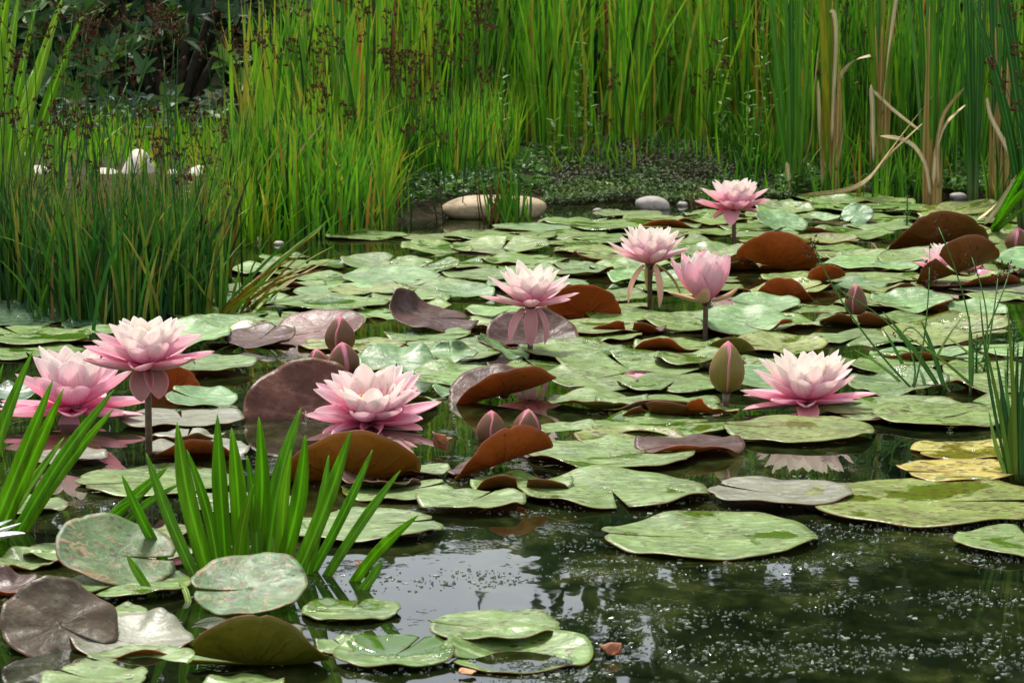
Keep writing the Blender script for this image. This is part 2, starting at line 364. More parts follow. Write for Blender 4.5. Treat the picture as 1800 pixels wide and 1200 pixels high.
M_tree = mat_foliage('tree_leaf', [(0, (.010, .030, .016)), (.6, (.022, .062, .024)), (1, (.05, .11, .03))], .45, .25)
M_bark = simple('bark', (.03, .022, .015), (.08, .06, .04), 30, .9, .6, .02)
def unit(n, r=rng):
    v = r.normal(size=(n, 3)); return v/np.linalg.norm(v, axis=1, keepdims=True)
def tube(pts, radii, ns=7):
    pts = np.asarray(pts, float); V = []; n = len(pts)
    for i in range(n):
        d = pts[min(i+1, n-1)] - pts[max(i-1, 0)]; d /= np.linalg.norm(d)+1e-9
        a_ = np.cross(d, (0.31, .2, .93) if abs(d[2]) < .8 else (1, 0, 0)); a_ /= np.linalg.norm(a_); b_ = np.cross(d, a_)
        for k in range(ns):
            t = 2*PI*k/ns; V.append(pts[i] + radii[i]*(a_*math.cos(t)+b_*math.sin(t)))
    F = [(i*ns+k, i*ns+(k+1) % ns, (i+1)*ns+(k+1) % ns, (i+1)*ns+k) for i in range(n-1) for k in range(ns)]
    F.append(tuple(range(ns))[::-1]); F.append(tuple((n-1)*ns+k for k in range(ns)))
    return V, F
class Acc:
    def __init__(s): s.V = []; s.F = []
    def add(s, vf):
        o = len(s.V); s.V += [tuple(v) for v in vf[0]]; s.F += [tuple(i+o for i in f) for f in vf[1]]; return s
def whorl_shrub(name, loc, rx, ry, h, nwh, leafL, mat, label, cat, seed, group=None, low=.05, up=.55, nl=(6, 9), wr=.36):
    r = np.random.default_rng(seed)
    root = empty(name, (loc[0], loc[1], loc[2]), label, cat, group)
    ac = Acc(); tips = []
    nb = 14
    for i in range(nb):
        a = 2*PI*i/nb + r.uniform(-.2, .2); q = r.uniform(.35, .85)
        e_ = np.array([math.cos(a)*rx*q, math.sin(a)*ry*q, h*r.uniform(.55, .95)])
        mid = e_*.5 + np.array([0, 0, h*.08]); ac.add(tube([(0, 0, -.03), mid*.5, mid, e_], [.02*h+.006, .014*h+.004, .010*h+.003, .003], 5))
    link('branches', mk('branches', ac.V, ac.F, M_bark), root)
    # clumps of whorls through the crown volume
    ncl = max(6, nwh//22); cl = unit(ncl, r)*np.array([rx, ry, h*.55])*r.uniform(.45, .95, (ncl, 1)); cl[:, 2] = np.abs(cl[:, 2])*1.25 + h*low + r.uniform(0, .25, ncl)*h
    pick = r.integers(0, ncl, nwh); c = cl[pick] + r.normal(size=(nwh, 3))*np.array([rx, ry, h])*.16
    c[:, 2] = np.clip(c[:, 2], .03, h*1.15)
    br = r.uniform(0, 1, ncl)
    P = []; D = []; Nn = []; L = []; Wd = []; tt = []
    for i in range(nwh):
        axis_ = c[i]*np.array([.8, .8, 0]) + np.array([r.normal()*.2, -.25+r.normal()*.2, up]); axis_ /= np.linalg.norm(axis_)
        u1 = np.cross(axis_, (.3, .9, .1)); u1 /= np.linalg.norm(u1); u2 = np.cross(axis_, u1)
        k = r.integers(*nl); lt = br[pick[i]]**2*.75 + r.uniform(0, .2)
        if r.uniform() < .08: lt = .95
        for j in range(k):
            a = 2*PI*j/k + r.uniform(-.25, .25); o = u1*math.cos(a)+u2*math.sin(a); el = r.uniform(.1, .75)
            P.append(c[i]); D.append(o + axis_*el); Nn.append(axis_ - o*.4); s = leafL*r.uniform(.65, 1.15); L.append(s); Wd.append(s*wr); tt.append((min(1, max(0, lt+r.uniform(-.12, .12))), 0, 0))
    link('foliage', leaves_mesh('foliage', np.array(P), np.array(D), np.array(Nn), np.array(L), np.array(Wd), mat, np.array(tt)), root)
    return root
def tree(name, loc, h, cw, nleaf, label, seed, group):
    r = np.random.default_rng(seed); root = empty(name, (loc[0], loc[1], .1), label, 'tree', group)
    ac = Acc(); ac.add(tube([(0, 0, -.1), (r.normal()*.05, 0, h*.35), (r.normal()*.1, 0, h*.7), (0, 0, h*.97)], [.05*h*.5, .035*h*.5, .018*h*.5, .004*h], 8))
    cl = []
    for i in range(34):
        z = h*r.uniform(.03, .97); q = cw*(1-(z/h)**1.6*.75)*r.uniform(.35, 1.0); a = r.uniform(0, 2*PI)
        e_ = np.array([math.cos(a)*q, math.sin(a)*q, z]); cl.append(e_); ac.add(tube([(0, 0, z*.8), e_*np.array([.5, .5, .97]), e_], [.012*h*.5, .008*h*.5, .003*h], 5))
    link('trunk', mk('trunk', ac.V, ac.F, M_bark), root)
    cl = np.array(cl); k = r.integers(0, len(cl), nleaf); br = r.uniform(0, 1, len(cl))
    P = cl[k] + r.normal(size=(nleaf, 3))*cw*.19; D = unit(nleaf, r)+np.array([0, 0, -.2]); Nn = unit(nleaf, r)+np.array([0, 0, 1.0])
    L = r.uniform(.7, 1.3, nleaf)*.24; tn = np.stack([np.clip(br[k]*.6+r.uniform(0, .4, nleaf), 0, 1), L*0, L*0], 1)
    link('crown', leaves_mesh('crown', P, D, Nn, L, L*.5, M_tree, tn), root)
    return root
# dense evergreen screen behind the pond, with the gap of sky its reflection shows
TREES = [(-6.5, 13, 5.5, 2.0), (-4.3, 14, 6, 1.9), (-2.3, 13.2, 4.6, 1.35), (1.1, 13.6, 5.2, 1.35), (3.0, 13, 6, 1.8), (5.3, 14, 6.5, 2.1), (-.45, 15.5, 2.2, .7), (7.8, 13.0, 6, 2.0)]
tw = ['broad dark tree at the far left beyond the pond', 'tall dark tree left beyond the pond', 'slim dark tree left of the sky gap', 'dark tree right of the sky gap', 'broad dark tree behind the cattails', 'tallest dark tree at right beyond the cattails', 'low dark tree in the sky gap', 'dark tree at the far right beyond the pond']
for i, (x, y, h, cw) in enumerate(TREES): tree('evergreen_tree', (x, y), h, cw, 7000, tw[i], 100+i, 'trees beyond the pond')
whorl_shrub('rhododendron', (-1.05, 8.7, .05), .95, .5, .85, 800, .078, M_shrub, 'dark glossy rhododendron bush behind the rushes at top left', 'shrub', 1)
whorl_shrub('rhododendron', (-2.5, 9.3, .1), 1.0, .6, 1.3, 620, .080, M_shrub, 'dark rhododendron bush outside the left edge behind the iris', 'shrub', 2)
whorl_shrub('laurel_bush', (.35, 9.9, .1), 1.1, .5, 1.15, 520, .085, M_shrub, 'dark broadleaf bush behind the middle reeds', 'shrub', 3)
whorl_shrub('leafy_bush', (1.35, 9.2, .1), .85, .5, 1.1, 1300, .040, M_bushy, 'bright small-leaved bush behind the cattails', 'bush', 4, nl=(4, 7))
whorl_shrub('laurel_bush', (3.1, 9.7, .1), 1.2, .6, 1.7, 620, .08, M_shrub, 'dark broadleaf bush behind the cattails at far right', 'shrub', 5)

# ------------------------------------------------------------------ blades in bulk
def blades(n, bx, by, bz, h, lean, la, width, tint, seg=5, face=None, droop=.5, seed=0):
    """vectorised tapering blades; returns V,F,attr"""
    r = np.random.default_rng(seed)
    t = np.linspace(0, 1, seg+1)
    dx, dy = np.cos(la)*lean, np.sin(la)*lean
    tt = t[None, :]; out_ = tt**(1+droop*1.6)
    px = bx[:, None] + dx[:, None]*out_*h[:, None]; py = by[:, None] + dy[:, None]*out_*h[:, None]
    pz = bz[:, None] + h[:, None]*tt*(1 - .5*(lean[:, None]**2)*tt)
    if face is None: face = r.uniform(-.9, .9, n)
    wx, wy = np.cos(face), np.sin(face)
    wprof = np.clip((1-tt)*2.6, 0, 1)**.8*(.75+.25*np.clip(tt*5, 0, 1)) + .02
    w = width[:, None]*wprof*.5
    Lx, Ly = px - wx[:, None]*w, py - wy[:, None]*w; Rx, Ry = px + wx[:, None]*w, py + wy[:, None]*w
    V = np.stack([np.stack([Lx, Ly, pz], -1), np.stack([Rx, Ry, pz], -1)], 2).reshape(n, -1, 3)
    f1 = np.array([(2*i, 2*i+1, 2*i+3, 2*i+2) for i in range(seg)])
    F = (np.arange(n)*(2*(seg+1)))[:, None, None] + f1[None]
    A = np.zeros((n, seg+1, 2, 3)); A[..., 0] = tint[:, None, None]; A[..., 1] = t[None, :, None]; A[..., 2] = r.uniform(0, 1, n)[:, None, None]
    return V.reshape(-1, 3), F.reshape(-1, 4), A.reshape(-1, 3)
def field(name, n, xy, hfun, wid, lean, mat, seed, tint, label=None, cat=None, kind='stuff', parent=None, seg=5, zoff=-.02, la=None, face=None, droop=.5):
    r = np.random.default_rng(seed)
    bx, by = xy(r, n); n = len(bx); h = hfun(r, bx, by)
    bz = np.maximum(ground_h(bx, by), -.02)+zoff
    lean_ = np.abs(r.normal(0, lean, n)); la_ = r.uniform(0, 2*PI, n) if la is None else la(r, n)
    V, F, A = blades(n, bx, by, bz, h, lean_, la_, r.uniform(*wid, n), tint(r, n, bx, by), seg, seed=seed, face=face, droop=droop)
    if parent is not None: V = V - np.array(parent.location)
    o = link(name, mk(name, V, F, mat, attrs={'tint': A}), parent)
    return tagp(o, label, cat, None, kind)
def clus(r, n, x0, x1, y0, y1, nc, sd):
    cx = r.uniform(x0, x1, nc); cy = r.uniform(y0, y1, nc); k = r.integers(0, nc, n)
    return cx[k]+r.normal(0, sd, n), cy[k]+r.normal(0, sd, n), k
def tint_norm(m, s):
    def f(r, n, bx, by):
        v = m + 1.25*s*r.normal(size=n) + .20*snoise(bx, by, 11, 6.0)
        u = r.uniform(size=n); v = np.where(u > .98, .93+.07*r.uniform(size=n), np.clip(v, 0, .9)); return v
    return f
# back band of reeds across the middle (x 560..1400 of the photo)
def xy_back(r, n):
    x, y, _ = clus(r, n, -.50, .95, 7.75, 8.7, 110, .035); return x, y
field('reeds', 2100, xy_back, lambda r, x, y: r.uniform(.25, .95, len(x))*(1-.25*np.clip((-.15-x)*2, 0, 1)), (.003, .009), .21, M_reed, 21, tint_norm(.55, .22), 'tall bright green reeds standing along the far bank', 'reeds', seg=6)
def xy_backl(r, n):
    x, y, _ = clus(r, n, -.66, -.36, 7.0, 7.8, 26, .035); return x, y
field('reeds', 430, xy_backl, lambda r, x, y: r.uniform(.14, .48, len(x)), (.004, .011), .15, M_reed, 22, tint_norm(.64, .18), 'yellow-green reeds left of the middle in front of the dark bush', 'reeds', seg=6)
def xy_right(r, n):
    x, y, _ = clus(r, n, .75, 1.9, 7.6, 8.6, 90, .05); return x, y
field('reeds', 1900, xy_right, lambda r, x, y: r.uniform(.20, .60, len(x)), (.004, .008), .14, M_reed, 23, tint_norm(.38, .2), 'mid green reeds and grass behind the cattails', 'reeds', seg=6)
def tint_dead(r, n, bx, by): return r.uniform(.86, 1.0, n)
field('reeds', 100, xy_back, lambda r, x, y: r.uniform(.25, .75, len(x)), (.002, .005), .55, M_reed, 28, tint_dead, 'fallen brown and yellow stems tangled through the far reeds', 'reeds', seg=6)
# low sedge on the left-middle shore (x 370..720)
def xy_sedge(r, n):
    cx = r.uniform(-.66, -.28, n); cy = shore(cx) + r.uniform(-.10, .55, n)
    return cx + .015*r.normal(size=n), cy
def sedge_h(r, x, y): return r.uniform(.06, .27, len(x))*(1.0+.4*snoise(x, y, 5, 14))
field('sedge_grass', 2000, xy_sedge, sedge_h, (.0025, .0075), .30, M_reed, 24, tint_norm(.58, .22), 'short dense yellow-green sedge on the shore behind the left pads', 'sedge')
def xy_sedge2(r, n):
    x = r.uniform(-.30, .02, n); y = shore(x) + r.uniform(.28, .75, n); return x, y
field('sedge_grass', 700, xy_sedge2, lambda r, x, y: r.uniform(.10, .26, len(x)), (.003, .006), .22, M_reed, 25, tint_norm(.48, .2), 'short green sedge just behind the long boulder', 'sedge')
def xy_sedge3(r, n):
    x = r.uniform(-1.7, -.7, n); y = r.uniform(6.98, 7.9, n); return x, y
field('sedge_grass', 1300, xy_sedge3, lambda r, x, y: r.uniform(.04, .13, len(x)), (.003, .006), .25, M_reed, 26, tint_norm(.5, .2), 'low grass around the white stones', 'grass')
def xy_sedge4(r, n):
    x, y, _ = clus(r, n, .60, 1.7, 7.3, 7.75, 40, .03); return x, y
field('sedge_grass', 900, xy_sedge4, lambda r, x, y: r.uniform(.08, .24, len(x)), (.003, .006), .25, M_reed, 27, tint_norm(.3, .2), 'dark short grass at the feet of the cattails', 'grass')
# big rush clump, left, standing in the water
def seedhead_mesh(seed, n=7):
    r = np.random.default_rng(seed); ac = Acc()
    for i in range(n):
        c = r.normal(size=3)*np.array([.008, .006, .009])*1.15
        # little star of pointed scales
        for k in range(9):
            d = unit(1, r)[0]; s = np.cross(d, (.2, .5, .8)); s /= np.linalg.norm(s); w = .0014; L = r.uniform(.004, .0068)
            s2 = np.cross(d, s)
            V = [c+s*w, c-s*w*.5+s2*w*.8, c-s*w*.5-s2*w*.8, c+d*L]; ac.add((V, [(0, 1, 3), (1, 2, 3), (2, 0, 3)]))
        if i: ac.add(tube([(0, 0, -.008), c], [.0005, .0004], 4))
    return mk('seed_head', ac.V, ac.F, M_seed, smooth=False)
SEEDS = [seedhead_mesh(40+i, 4+i) for i in range(5)]
def curve_pts(p0, p1, bend, n=9):
    p0, p1 = np.array(p0, float), np.array(p1, float); t = np.linspace(0, 1, n)[:, None]
    return p0*(1-t)+p1*t + np.array(bend)*np.sin(t*PI)
def stem_mesh(pts, r0, r1, mat, tint=.3):
    V, F = tube(pts, np.linspace(r0, r1, len(pts)), 5)
    n = len(pts); A = np.zeros((len(V), 3)); A[:, 0] = tint; A[:, 1] = np.repeat(np.linspace(0, .75, n), 5)
    return mk('flower_stem', V, F, mat, attrs={'tint': A})
def seeded_stem(root, p0, p1, heads, r, bend=(0, 0, 0), r0=.0016, sc=1.0):
    pts = curve_pts(p0, p1, bend) - np.array(root.location)
    st = link('flower_stem', stem_mesh(pts, r0, r0*.6, M_rush, rnd.uniform(.1, .6)), root)
    for f in heads:
        k = f*(len(pts)-1); i = min(int(k), len(pts)-2); q = pts[i]*(1-(k-i))+pts[i+1]*(k-i)
        h = link('seed_head', rnd.choice(SEEDS), st, q + np.array([rnd.gauss(0, .003), 0, .004]), (rnd.uniform(-.5, .5), rnd.uniform(-.5, .5), rnd.uniform(0, 6)))
        s = sc*rnd.uniform(.8, 1.35); h.scale = (s, s, s)
rc = empty('rush_clump', pix(180, 545), 'big dark green rush clump with brown seed heads at left, standing in the water', 'rushes', 'rush clumps')
def xy_rush(r, n):
    # dense tussocks along a line in the water
    c = [(-.02+pix(x, y)[0], pix(x, y)[1]) for x, y in ((-40, 520), (5, 540), (50, 545), (100, 548), (150, 555), (200, 560), (250, 562), (300, 555), (335, 545), (30, 500), (120, 505), (210, 515), (290, 510), (350, 520))]
    k = r.integers(0, len(c), n); c = np.array(c)[k]; return c[:, 0]+r.normal(0, .035, n), c[:, 1]+r.normal(0, .045, n)
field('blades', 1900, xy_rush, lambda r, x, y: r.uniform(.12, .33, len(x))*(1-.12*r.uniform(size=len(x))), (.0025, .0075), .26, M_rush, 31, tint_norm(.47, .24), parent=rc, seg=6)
for i in range(64):
    x = rnd.uniform(-30, 370); b = pix(x, rnd.uniform(500, 560)); tx = x + rnd.gauss(25, 55)
    ty = rnd.choice([rnd.uniform(0, 130), rnd.uniform(60, 260), rnd.uniform(200, 350)])
    if tx > 330: ty = rnd.uniform(170, 330)
    tp = pixy(tx, ty, b[1]+rnd.uniform(-.05, .25))
    seeded_stem(rc, b, tp, [1.0] + [rnd.uniform(.9, .99)]*(rnd.random() < .5), rnd, (rnd.gauss(0, .012), 0, 0), .0013, 1.15)
rc2 = empty('rush_clump', pix(470, 430), 'thin rushes with scattered brown seed heads left of centre on the far shore', 'rushes', 'rush clumps')
for i in range(60):
    x = rnd.uniform(380, 860); b = pixy(x, 400, rnd.uniform(6.6, 7.7)); b[2] = 0.0; tp = pixy(x+rnd.gauss(0, 25), rnd.choice([rnd.uniform(0, 110), rnd.uniform(60, 240)]), b[1])
    seeded_stem(rc2, b, tp, [1.0] + [rnd.uniform(.85, .98)]*(rnd.random() < .4), rnd, (rnd.gauss(0, .012), 0, 0), .0015, 1.45)
rc3 = empty('rush_clump', pix(1250, 380), 'thin rushes with dark seed heads in front of the right-hand bank', 'rushes', 'rush clumps')
for i in range(26):
    x = rnd.uniform(1050, 1560); b = pixy(x, 340, rnd.uniform(7.5, 7.9)); b[2] = .02; tp = pixy(x+rnd.gauss(0, 20), rnd.uniform(10, 230), b[1])
    seeded_stem(rc3, b, tp, [1.0, .96] if rnd.random() < .4 else [1.0], rnd, (rnd.gauss(0, .012), 0, 0), .0015, 1.4)

# ------------------------------------------------------------------ single shaped leaves (cattail, sword-leaf, iris, dry leaves)
def strap(pts, width, fold=.22, tipf=.25, basew=.8, face=(1, 0, 0), tint=.5, twist=0.0, t0=0.0):
    """a strap leaf along pts (world or local), V-folded, tapering to a point"""
    pts = np.asarray(pts, float); t_ = np.linspace(0, 1, len(pts)); n = max(10, len(pts)*3); tt = np.linspace(0, 1, n+1)
    # Catmull-like smoothing through interpolation of cumulative points
    P = np.stack([np.interp(tt, t_, pts[:, k]) for k in range(3)], 1)
    for _ in range(3 if len(pts) > 2 else 0): P[1:-1] = (P[:-2]+2*P[1:-1]+P[2:])/4
    f0 = np.array(face, float); V = []; A = []
    for i, t in enumerate(tt):
        d = P[min(i+1, n)]-P[max(i-1, 0)]; d /= np.linalg.norm(d)+1e-9
        s = f0 - d*np.dot(f0, d); s /= np.linalg.norm(s)+1e-9; nn = np.cross(s, d)
        if twist: a = twist*t; s, nn = s*math.cos(a)+nn*math.sin(a), nn*math.cos(a)-s*math.sin(a)
        w = width*.5*(basew+(1-basew)*min(1, t*4))*min(1, ((1-t)/tipf))**.7 + .0002
        for q, (sx, fz) in enumerate(((-1, 1), (-.5, .35), (0, 0), (.5, .35), (1, 1))):
            V.append(P[i] + s*w*sx + nn*w*fold*fz); A.append((tint, t0+(1-t0)*t, .0, .5+.45*sx))
    return np.array(V), grid_faces(n, 4), np.array(A)
def leaf_obj(name, root, pts, width, mat, thick=.0006, **kw):
    V, F, A = strap(np.asarray(pts)-np.array(root.location), width, **kw)
    o = link(name, mk(name, V, F, mat, attrs={'tint': A}), root)
    s = o.modifiers.new('thickness', 'SOLIDIFY'); s.thickness = thick; s.offset = 0
    return o
def bent(p0, p1, sag=0.0, n=5, side=0.0):
    p0, p1 = np.array(p0, float), np.array(p1, float)
    t = np.linspace(0, 1, n)[:, None]; P = p0*(1-t)+p1*t; P[:, 2] += (sag*np.sin(t*PI))[:, 0]; P[:, 0] += (side*np.sin(t*PI))[:, 0]; return P
def cattail(base, tips, label, dry=(), Y=None, tan=False, w=.017, hue=.35, mix_=.3, group='cattails at right'):
    b = pix(*base); Yb = b[1] if Y is None else Y
    b = pixy(base[0], base[1], Yb); b[2] = min(b[2], 0.0) if Y is None else b[2]
    root = empty('cattail', (b[0], b[1], b[2]), label, 'cattail', group)
    nt_ = len(tips)
    for i, (tx, ty) in enumerate(tips):
        tip = pixy(tx, ty, Yb + rnd.uniform(-.12, .12)); k = (i-(nt_-1)/2)
        b0 = b + np.array([k*.0045, rnd.uniform(-.006, .006), -.03])
        mid = b0*.72 + tip*.28; mid[0] = b0[0]*.9+tip[0]*.1+k*.001
        q = b0*.35+tip*.65; q[0] = b0[0]*.5 + tip[0]*.5
        leaf_obj('leaf', root, [b0, mid, q, tip], w*rnd.uniform(.55, .85), M_cattail, tint=min(1, max(0, hue+rnd.uniform(-mix_, mix_))), face=(1, rnd.uniform(-.9, .9), 0), tipf=.35, fold=.25, t0=0 if not tan else .1)
    if tan:
        for k in range(3):
            b0 = b + np.array([(k-1)*.013, -.012-.003*k, -.03]); tp = b + np.array([(k-1)*.012+rnd.uniform(-.01, .01), -.015, rnd.uniform(.30, .50)])
            leaf_obj('sheath', root, [b0, (b0+tp)/2, tp], .024, M_tan, tint=rnd.random(), tipf=.6, fold=.5)
    for pl in dry:
        leaf_obj('dry_leaf', root, [pixy(x, y, Yb-.05) for x, y in pl], .012, M_dry, tint=rnd.random()*.9, tipf=.12, fold=.12, twist=rnd.uniform(-2.2, 2.2), face=(.6, .5, .6), thick=.0003)
    return root
cattail((1395, 345), [(1330, -160), (1345, 95), (1372, -220), (1388, -260), (1400, -140), (1418, -240), (1436, -60), (1450, -200)], 'bright green cattail shoot without dry leaves, leftmost of the cattails', dry=[[(1390, 348), (1386, 310), (1383, 285)]], hue=.55)
cattail((1458, 332), [(1436, -140), (1452, -220), (1462, -260), (1474, -230)], 'thick tan-sheathed cattail with yellowing leaves, right of the bright green shoot', dry=[[(1446, 330), (1440, 250), (1438, 140)], [(1405, 290), (1425, 262), (1430, 160), (1438, 88)], [(1462, 250), (1466, 140), (1471, 60), (1466, 18), (1458, 22)], [(1470, 300), (1482, 240), (1484, 190), (1470, 150)]], Y=7.45, tan=True, hue=.95, w=.022)
cattail((1543, 300), [(1524, -120), (1545, -220), (1562, -200), (1580, -80)], 'tan-sheathed cattail with a hooped dry leaf, second from the pair of tan ones', dry=[[(1534, 98), (1505, 103), (1478, 128), (1464, 165), (1460, 230)], [(1536, 160), (1575, 198), (1618, 230)], [(1534, 290), (1534, 200), (1531, 148)], [(1550, 200), (1560, 100), (1578, -20)]], Y=7.55, tan=True, hue=.7, w=.020)
cattail((1636, 362), [(1572, -180), (1600, -240), (1625, -200), (1640, -260), (1655, -240), (1690, -160), (1700, 20)], 'green cattail with crossed dry leaves bent over beside it', dry=[[(1640, 168), (1560, 270), (1525, 322), (1480, 338), (1405, 343)], [(1621, 218), (1565, 270), (1527, 318)], [(1635, 345), (1628, 285), (1600, 246), (1546, 239)], [(1650, 330), (1646, 250), (1658, 195), (1695, 155)], [(1697, 185), (1662, 215), (1645, 262), (1640, 330)]], tan=True, hue=.4, w=.019)
cattail((1711, 352), [(1660, -200), (1685, -240), (1704, -200), (1725, -220), (1742, -160)], 'dark green cattail shoot right of the crossed dry leaves', hue=.1, Y=7.3)
cattail((1752, 345), [(1730, -220), (1745, -240), (1765, -200), (1775, -180)], 'pale-based cattail near the right edge with an arching dry leaf', dry=[[(1735, 172), (1740, 205), (1765, 250), (1785, 292)]], hue=.25, Y=7.35, tan=True)
cattail((1806, 385), [(1690, -60), (1712, 0), (1735, -120), (1748, -200), (1790, -250), (1806, -200), (1830, -120)], 'blue-green cattail fanning in from the right edge', dry=[[(1787, 308), (1762, 345), (1740, 372), (1716, 388)], [(1785, 315), (1758, 360), (1730, 395)]], hue=.05, w=.022, Y=6.3)
cattail((596, 330), [(575, -120), (590, -200), (606, -160), (578, 30)], 'tall solitary pale green cattail shoot at left of centre', hue=.6, w=.014, Y=6.9, group=None)
cattail((640, 330), [(600, 60), (652, -60)], 'thin leaning cattail shoot right of the tall solitary one', hue=.35, w=.008, Y=6.8, group=None)
# iris at the left edge
ir = empty('yellow_iris', pixy(-20, 430, 5.7), 'broad light green iris leaves fanning up at the left edge', 'iris')
for (bx_, by_, tx, ty, w) in ((-30, 420, 20, -60, .016), (-10, 430, 35, -20, .013), (0, 430, 64, 8, .010), (5, 420, 112, -10, .015), (15, 430, 146, 22, .013), (-40, 420, -5, -40, .016), (20, 440, 182, 195, .009), (-20, 440, 60, 120, .013), (10, 440, 48, 60, .011), (-60, 430, -30, 20, .016)):
    b = pixy(bx_, by_, 5.7); b[2] = max(b[2], -.02); tp = pixy(tx, ty, 5.7+rnd.uniform(-.1, .2)); leaf_obj('leaf', ir, bent(b, tp, .01, side=-.01), w*1.7, M_iris, tint=rnd.random(), tipf=.3, face=(1, rnd.uniform(-.4, .4), 0))
# leaning right-hand sword leaves at the far right shore
li = empty('yellow_iris', pix(1740, 420), 'green strap leaves leaning right beside the brown curled pad at the right edge', 'iris')
for (tx, ty, w) in ((1830, 255, .016), (1830, 310, .015), (1835, 350, .014), (1800, 330, .010)):
    leaf_obj('leaf', li, bent(pix(1738, 418), pixy(tx, ty, 5.9), .012), w, M_sword, tint=rnd.uniform(.2, .9), tipf=.3)

# ------------------------------------------------------------------ foreground water soldiers
def sword_plant(label, leaves, cat='water plant'):
    bxy = np.mean([pix(b[0], b[1]) for b, _, _ in leaves], axis=0); root = empty('water_soldier', bxy, label, cat, 'sword-leaved plants in the foreground')
    for (b, tp, w) in leaves:
        p0 = pix(*b); 
        dY = rnd.uniform(-.03, .05); q = pixy(tp[0], tp[1], p0[1]+dY); p0[2] = -.01
        leaf_obj('leaf', root, bent(p0, q, .004, side=rnd.uniform(-.007, .007)), w*rnd.uniform(1.0, 1.22), M_sword, tint=rnd.uniform(.2, .9), tipf=.38, basew=.9, face=(1, rnd.uniform(-.5, .5), 0), fold=.35, thick=.0009)
    return root
k = .00068
sword_plant('fresh green sword-leaved water plant standing in the water left of centre', [
 ((355, 1022), (257, 796), 15*k), ((311, 1010), (214, 834), 12*k), ((374, 1014), (311, 742), 24*k), ((388, 1016), (328, 790), 14*k), ((400, 1011), (382, 728), 22*k), ((424, 1006), (407, 752), 20*k),
 ((446, 1006), (455, 733), 20*k), ((452, 1012), (434, 800), 18*k), ((468, 1010), (529, 716), 24*k), ((484, 1015), (537, 764), 20*k), ((498, 1013), (512, 790), 16*k),
 ((512, 1016), (617, 757), 20*k), ((535, 1010), (578, 800), 14*k), ((540, 1005), (655, 790), 12*k), ((565, 1012), (704, 826), 14*k), ((612, 1020), (735, 905), 13*k), ((622, 1036), (672, 985), 11*k), ((480, 1020), (476, 940), 9*k), ((282, 1050), (222, 974), 11*k), ((334, 1062), (314, 1020), 8*k), ((415, 1012), (446, 850), 14*k)])
sword_plant('sword-leaved water plant cut off by the left edge of the photo', [
 ((-60, 960), (57, 618), 22*k), ((-30, 955), (93, 667), 19*k), ((-12, 950), (112, 683), 21*k), ((20, 938), (201, 684), 18*k), ((28, 935), (200, 718), 16*k), ((-5, 930), (113, 768), 14*k), ((10, 940), (30, 830), 12*k), ((-80, 960), (5, 640), 18*k)])
sword_plant('two old speckled sword leaves lying low at the left behind the eaten pad', [((150, 934), (295, 820), 15*k), ((196, 932), (316, 850), 12*k), ((155, 936), (250, 870), 12*k)])
tf = empty('sedge_tuft', pix(1785, 848), 'small sedge tuft growing from the water at the lower right edge', 'sedge')
for (bx_, tx, ty, w) in ((1778, 1728, 590, 7), (1782, 1748, 610, 8), (1786, 1772, 545, 8), (1790, 1790, 600, 9), (1795, 1806, 560, 8), (1780, 1758, 690, 8), (1776, 1722, 520, 5), (1792, 1766, 640, 8), (1785, 1740, 660, 7), (1798, 1812, 640, 9), (1788, 1780, 700, 10), (1774, 1738, 720, 7)):
    leaf_obj('leaf', tf, bent(pix(bx_, 850), pixy(tx, ty, pix(0, 850)[1]+rnd.uniform(0, .1)), .0, side=rnd.uniform(-.006, .006)), w*k, M_rush, tint=rnd.uniform(.3, .98), tipf=.5)
tg = empty('grass_tuft', pix(460, 552), 'yellow and green grass blades leaning right over the pads at left', 'grass')
for i in range(34):
    b = pix(rnd.uniform(380, 445), rnd.uniform(548, 560)); tx = rnd.uniform(450, 590); ty = 560 - (tx-400)*rnd.uniform(.45, 1.1); tp = pixy(tx, ty, b[1]+rnd.uniform(-.1, .3))
    leaf_obj('blade', tg, bent(b, tp, .012), rnd.uniform(.003, .006), M_reed, tint=rnd.choice([.3, .5, .65, .8, .9, .95]), tipf=.6)
tg2 = empty('grass_tuft', pix(405, 495), 'orange-brown rotting shoot standing at the edge of the pads at left', 'grass')
for i in range(8):
    b = pix(400+rnd.uniform(-9, 9), 494); leaf_obj('blade', tg2, bent(b, pixy(400+rnd.uniform(-22, 24), rnd.uniform(330, 420), b[1]+.02), 0), .008, M_reed, tint=rnd.uniform(.94, .99), tipf=.6)
for (bx_, by_, label, n, hh, sp_, t_) in ((895, 397, 'small sedge tuft with reddish base in front of the long boulder', 60, .13, 34, .45), (1240, 372, 'thin upright green blades between the boulder and the back pink lily', 10, .10, 20, .3)):
    r0 = empty('sedge_tuft', pix(bx_, by_), label, 'sedge')
    for i in range(n):
        b = pix(bx_+rnd.gauss(0, sp_*.55), by_+rnd.uniform(-6, 2)); q = b + np.array([rnd.gauss(0, .02), rnd.gauss(0, .015), hh*rnd.uniform(.5, 1.1)])
        leaf_obj('blade', r0, bent(b, q, 0, side=rnd.uniform(-.01, .01)), rnd.uniform(.003, .006), M_reed, tint=(rnd.uniform(.95, 1) if b[0] < pix(bx_-16, by_)[0] and rnd.random() < .5 else rnd.uniform(.2, .8)), tipf=.6)
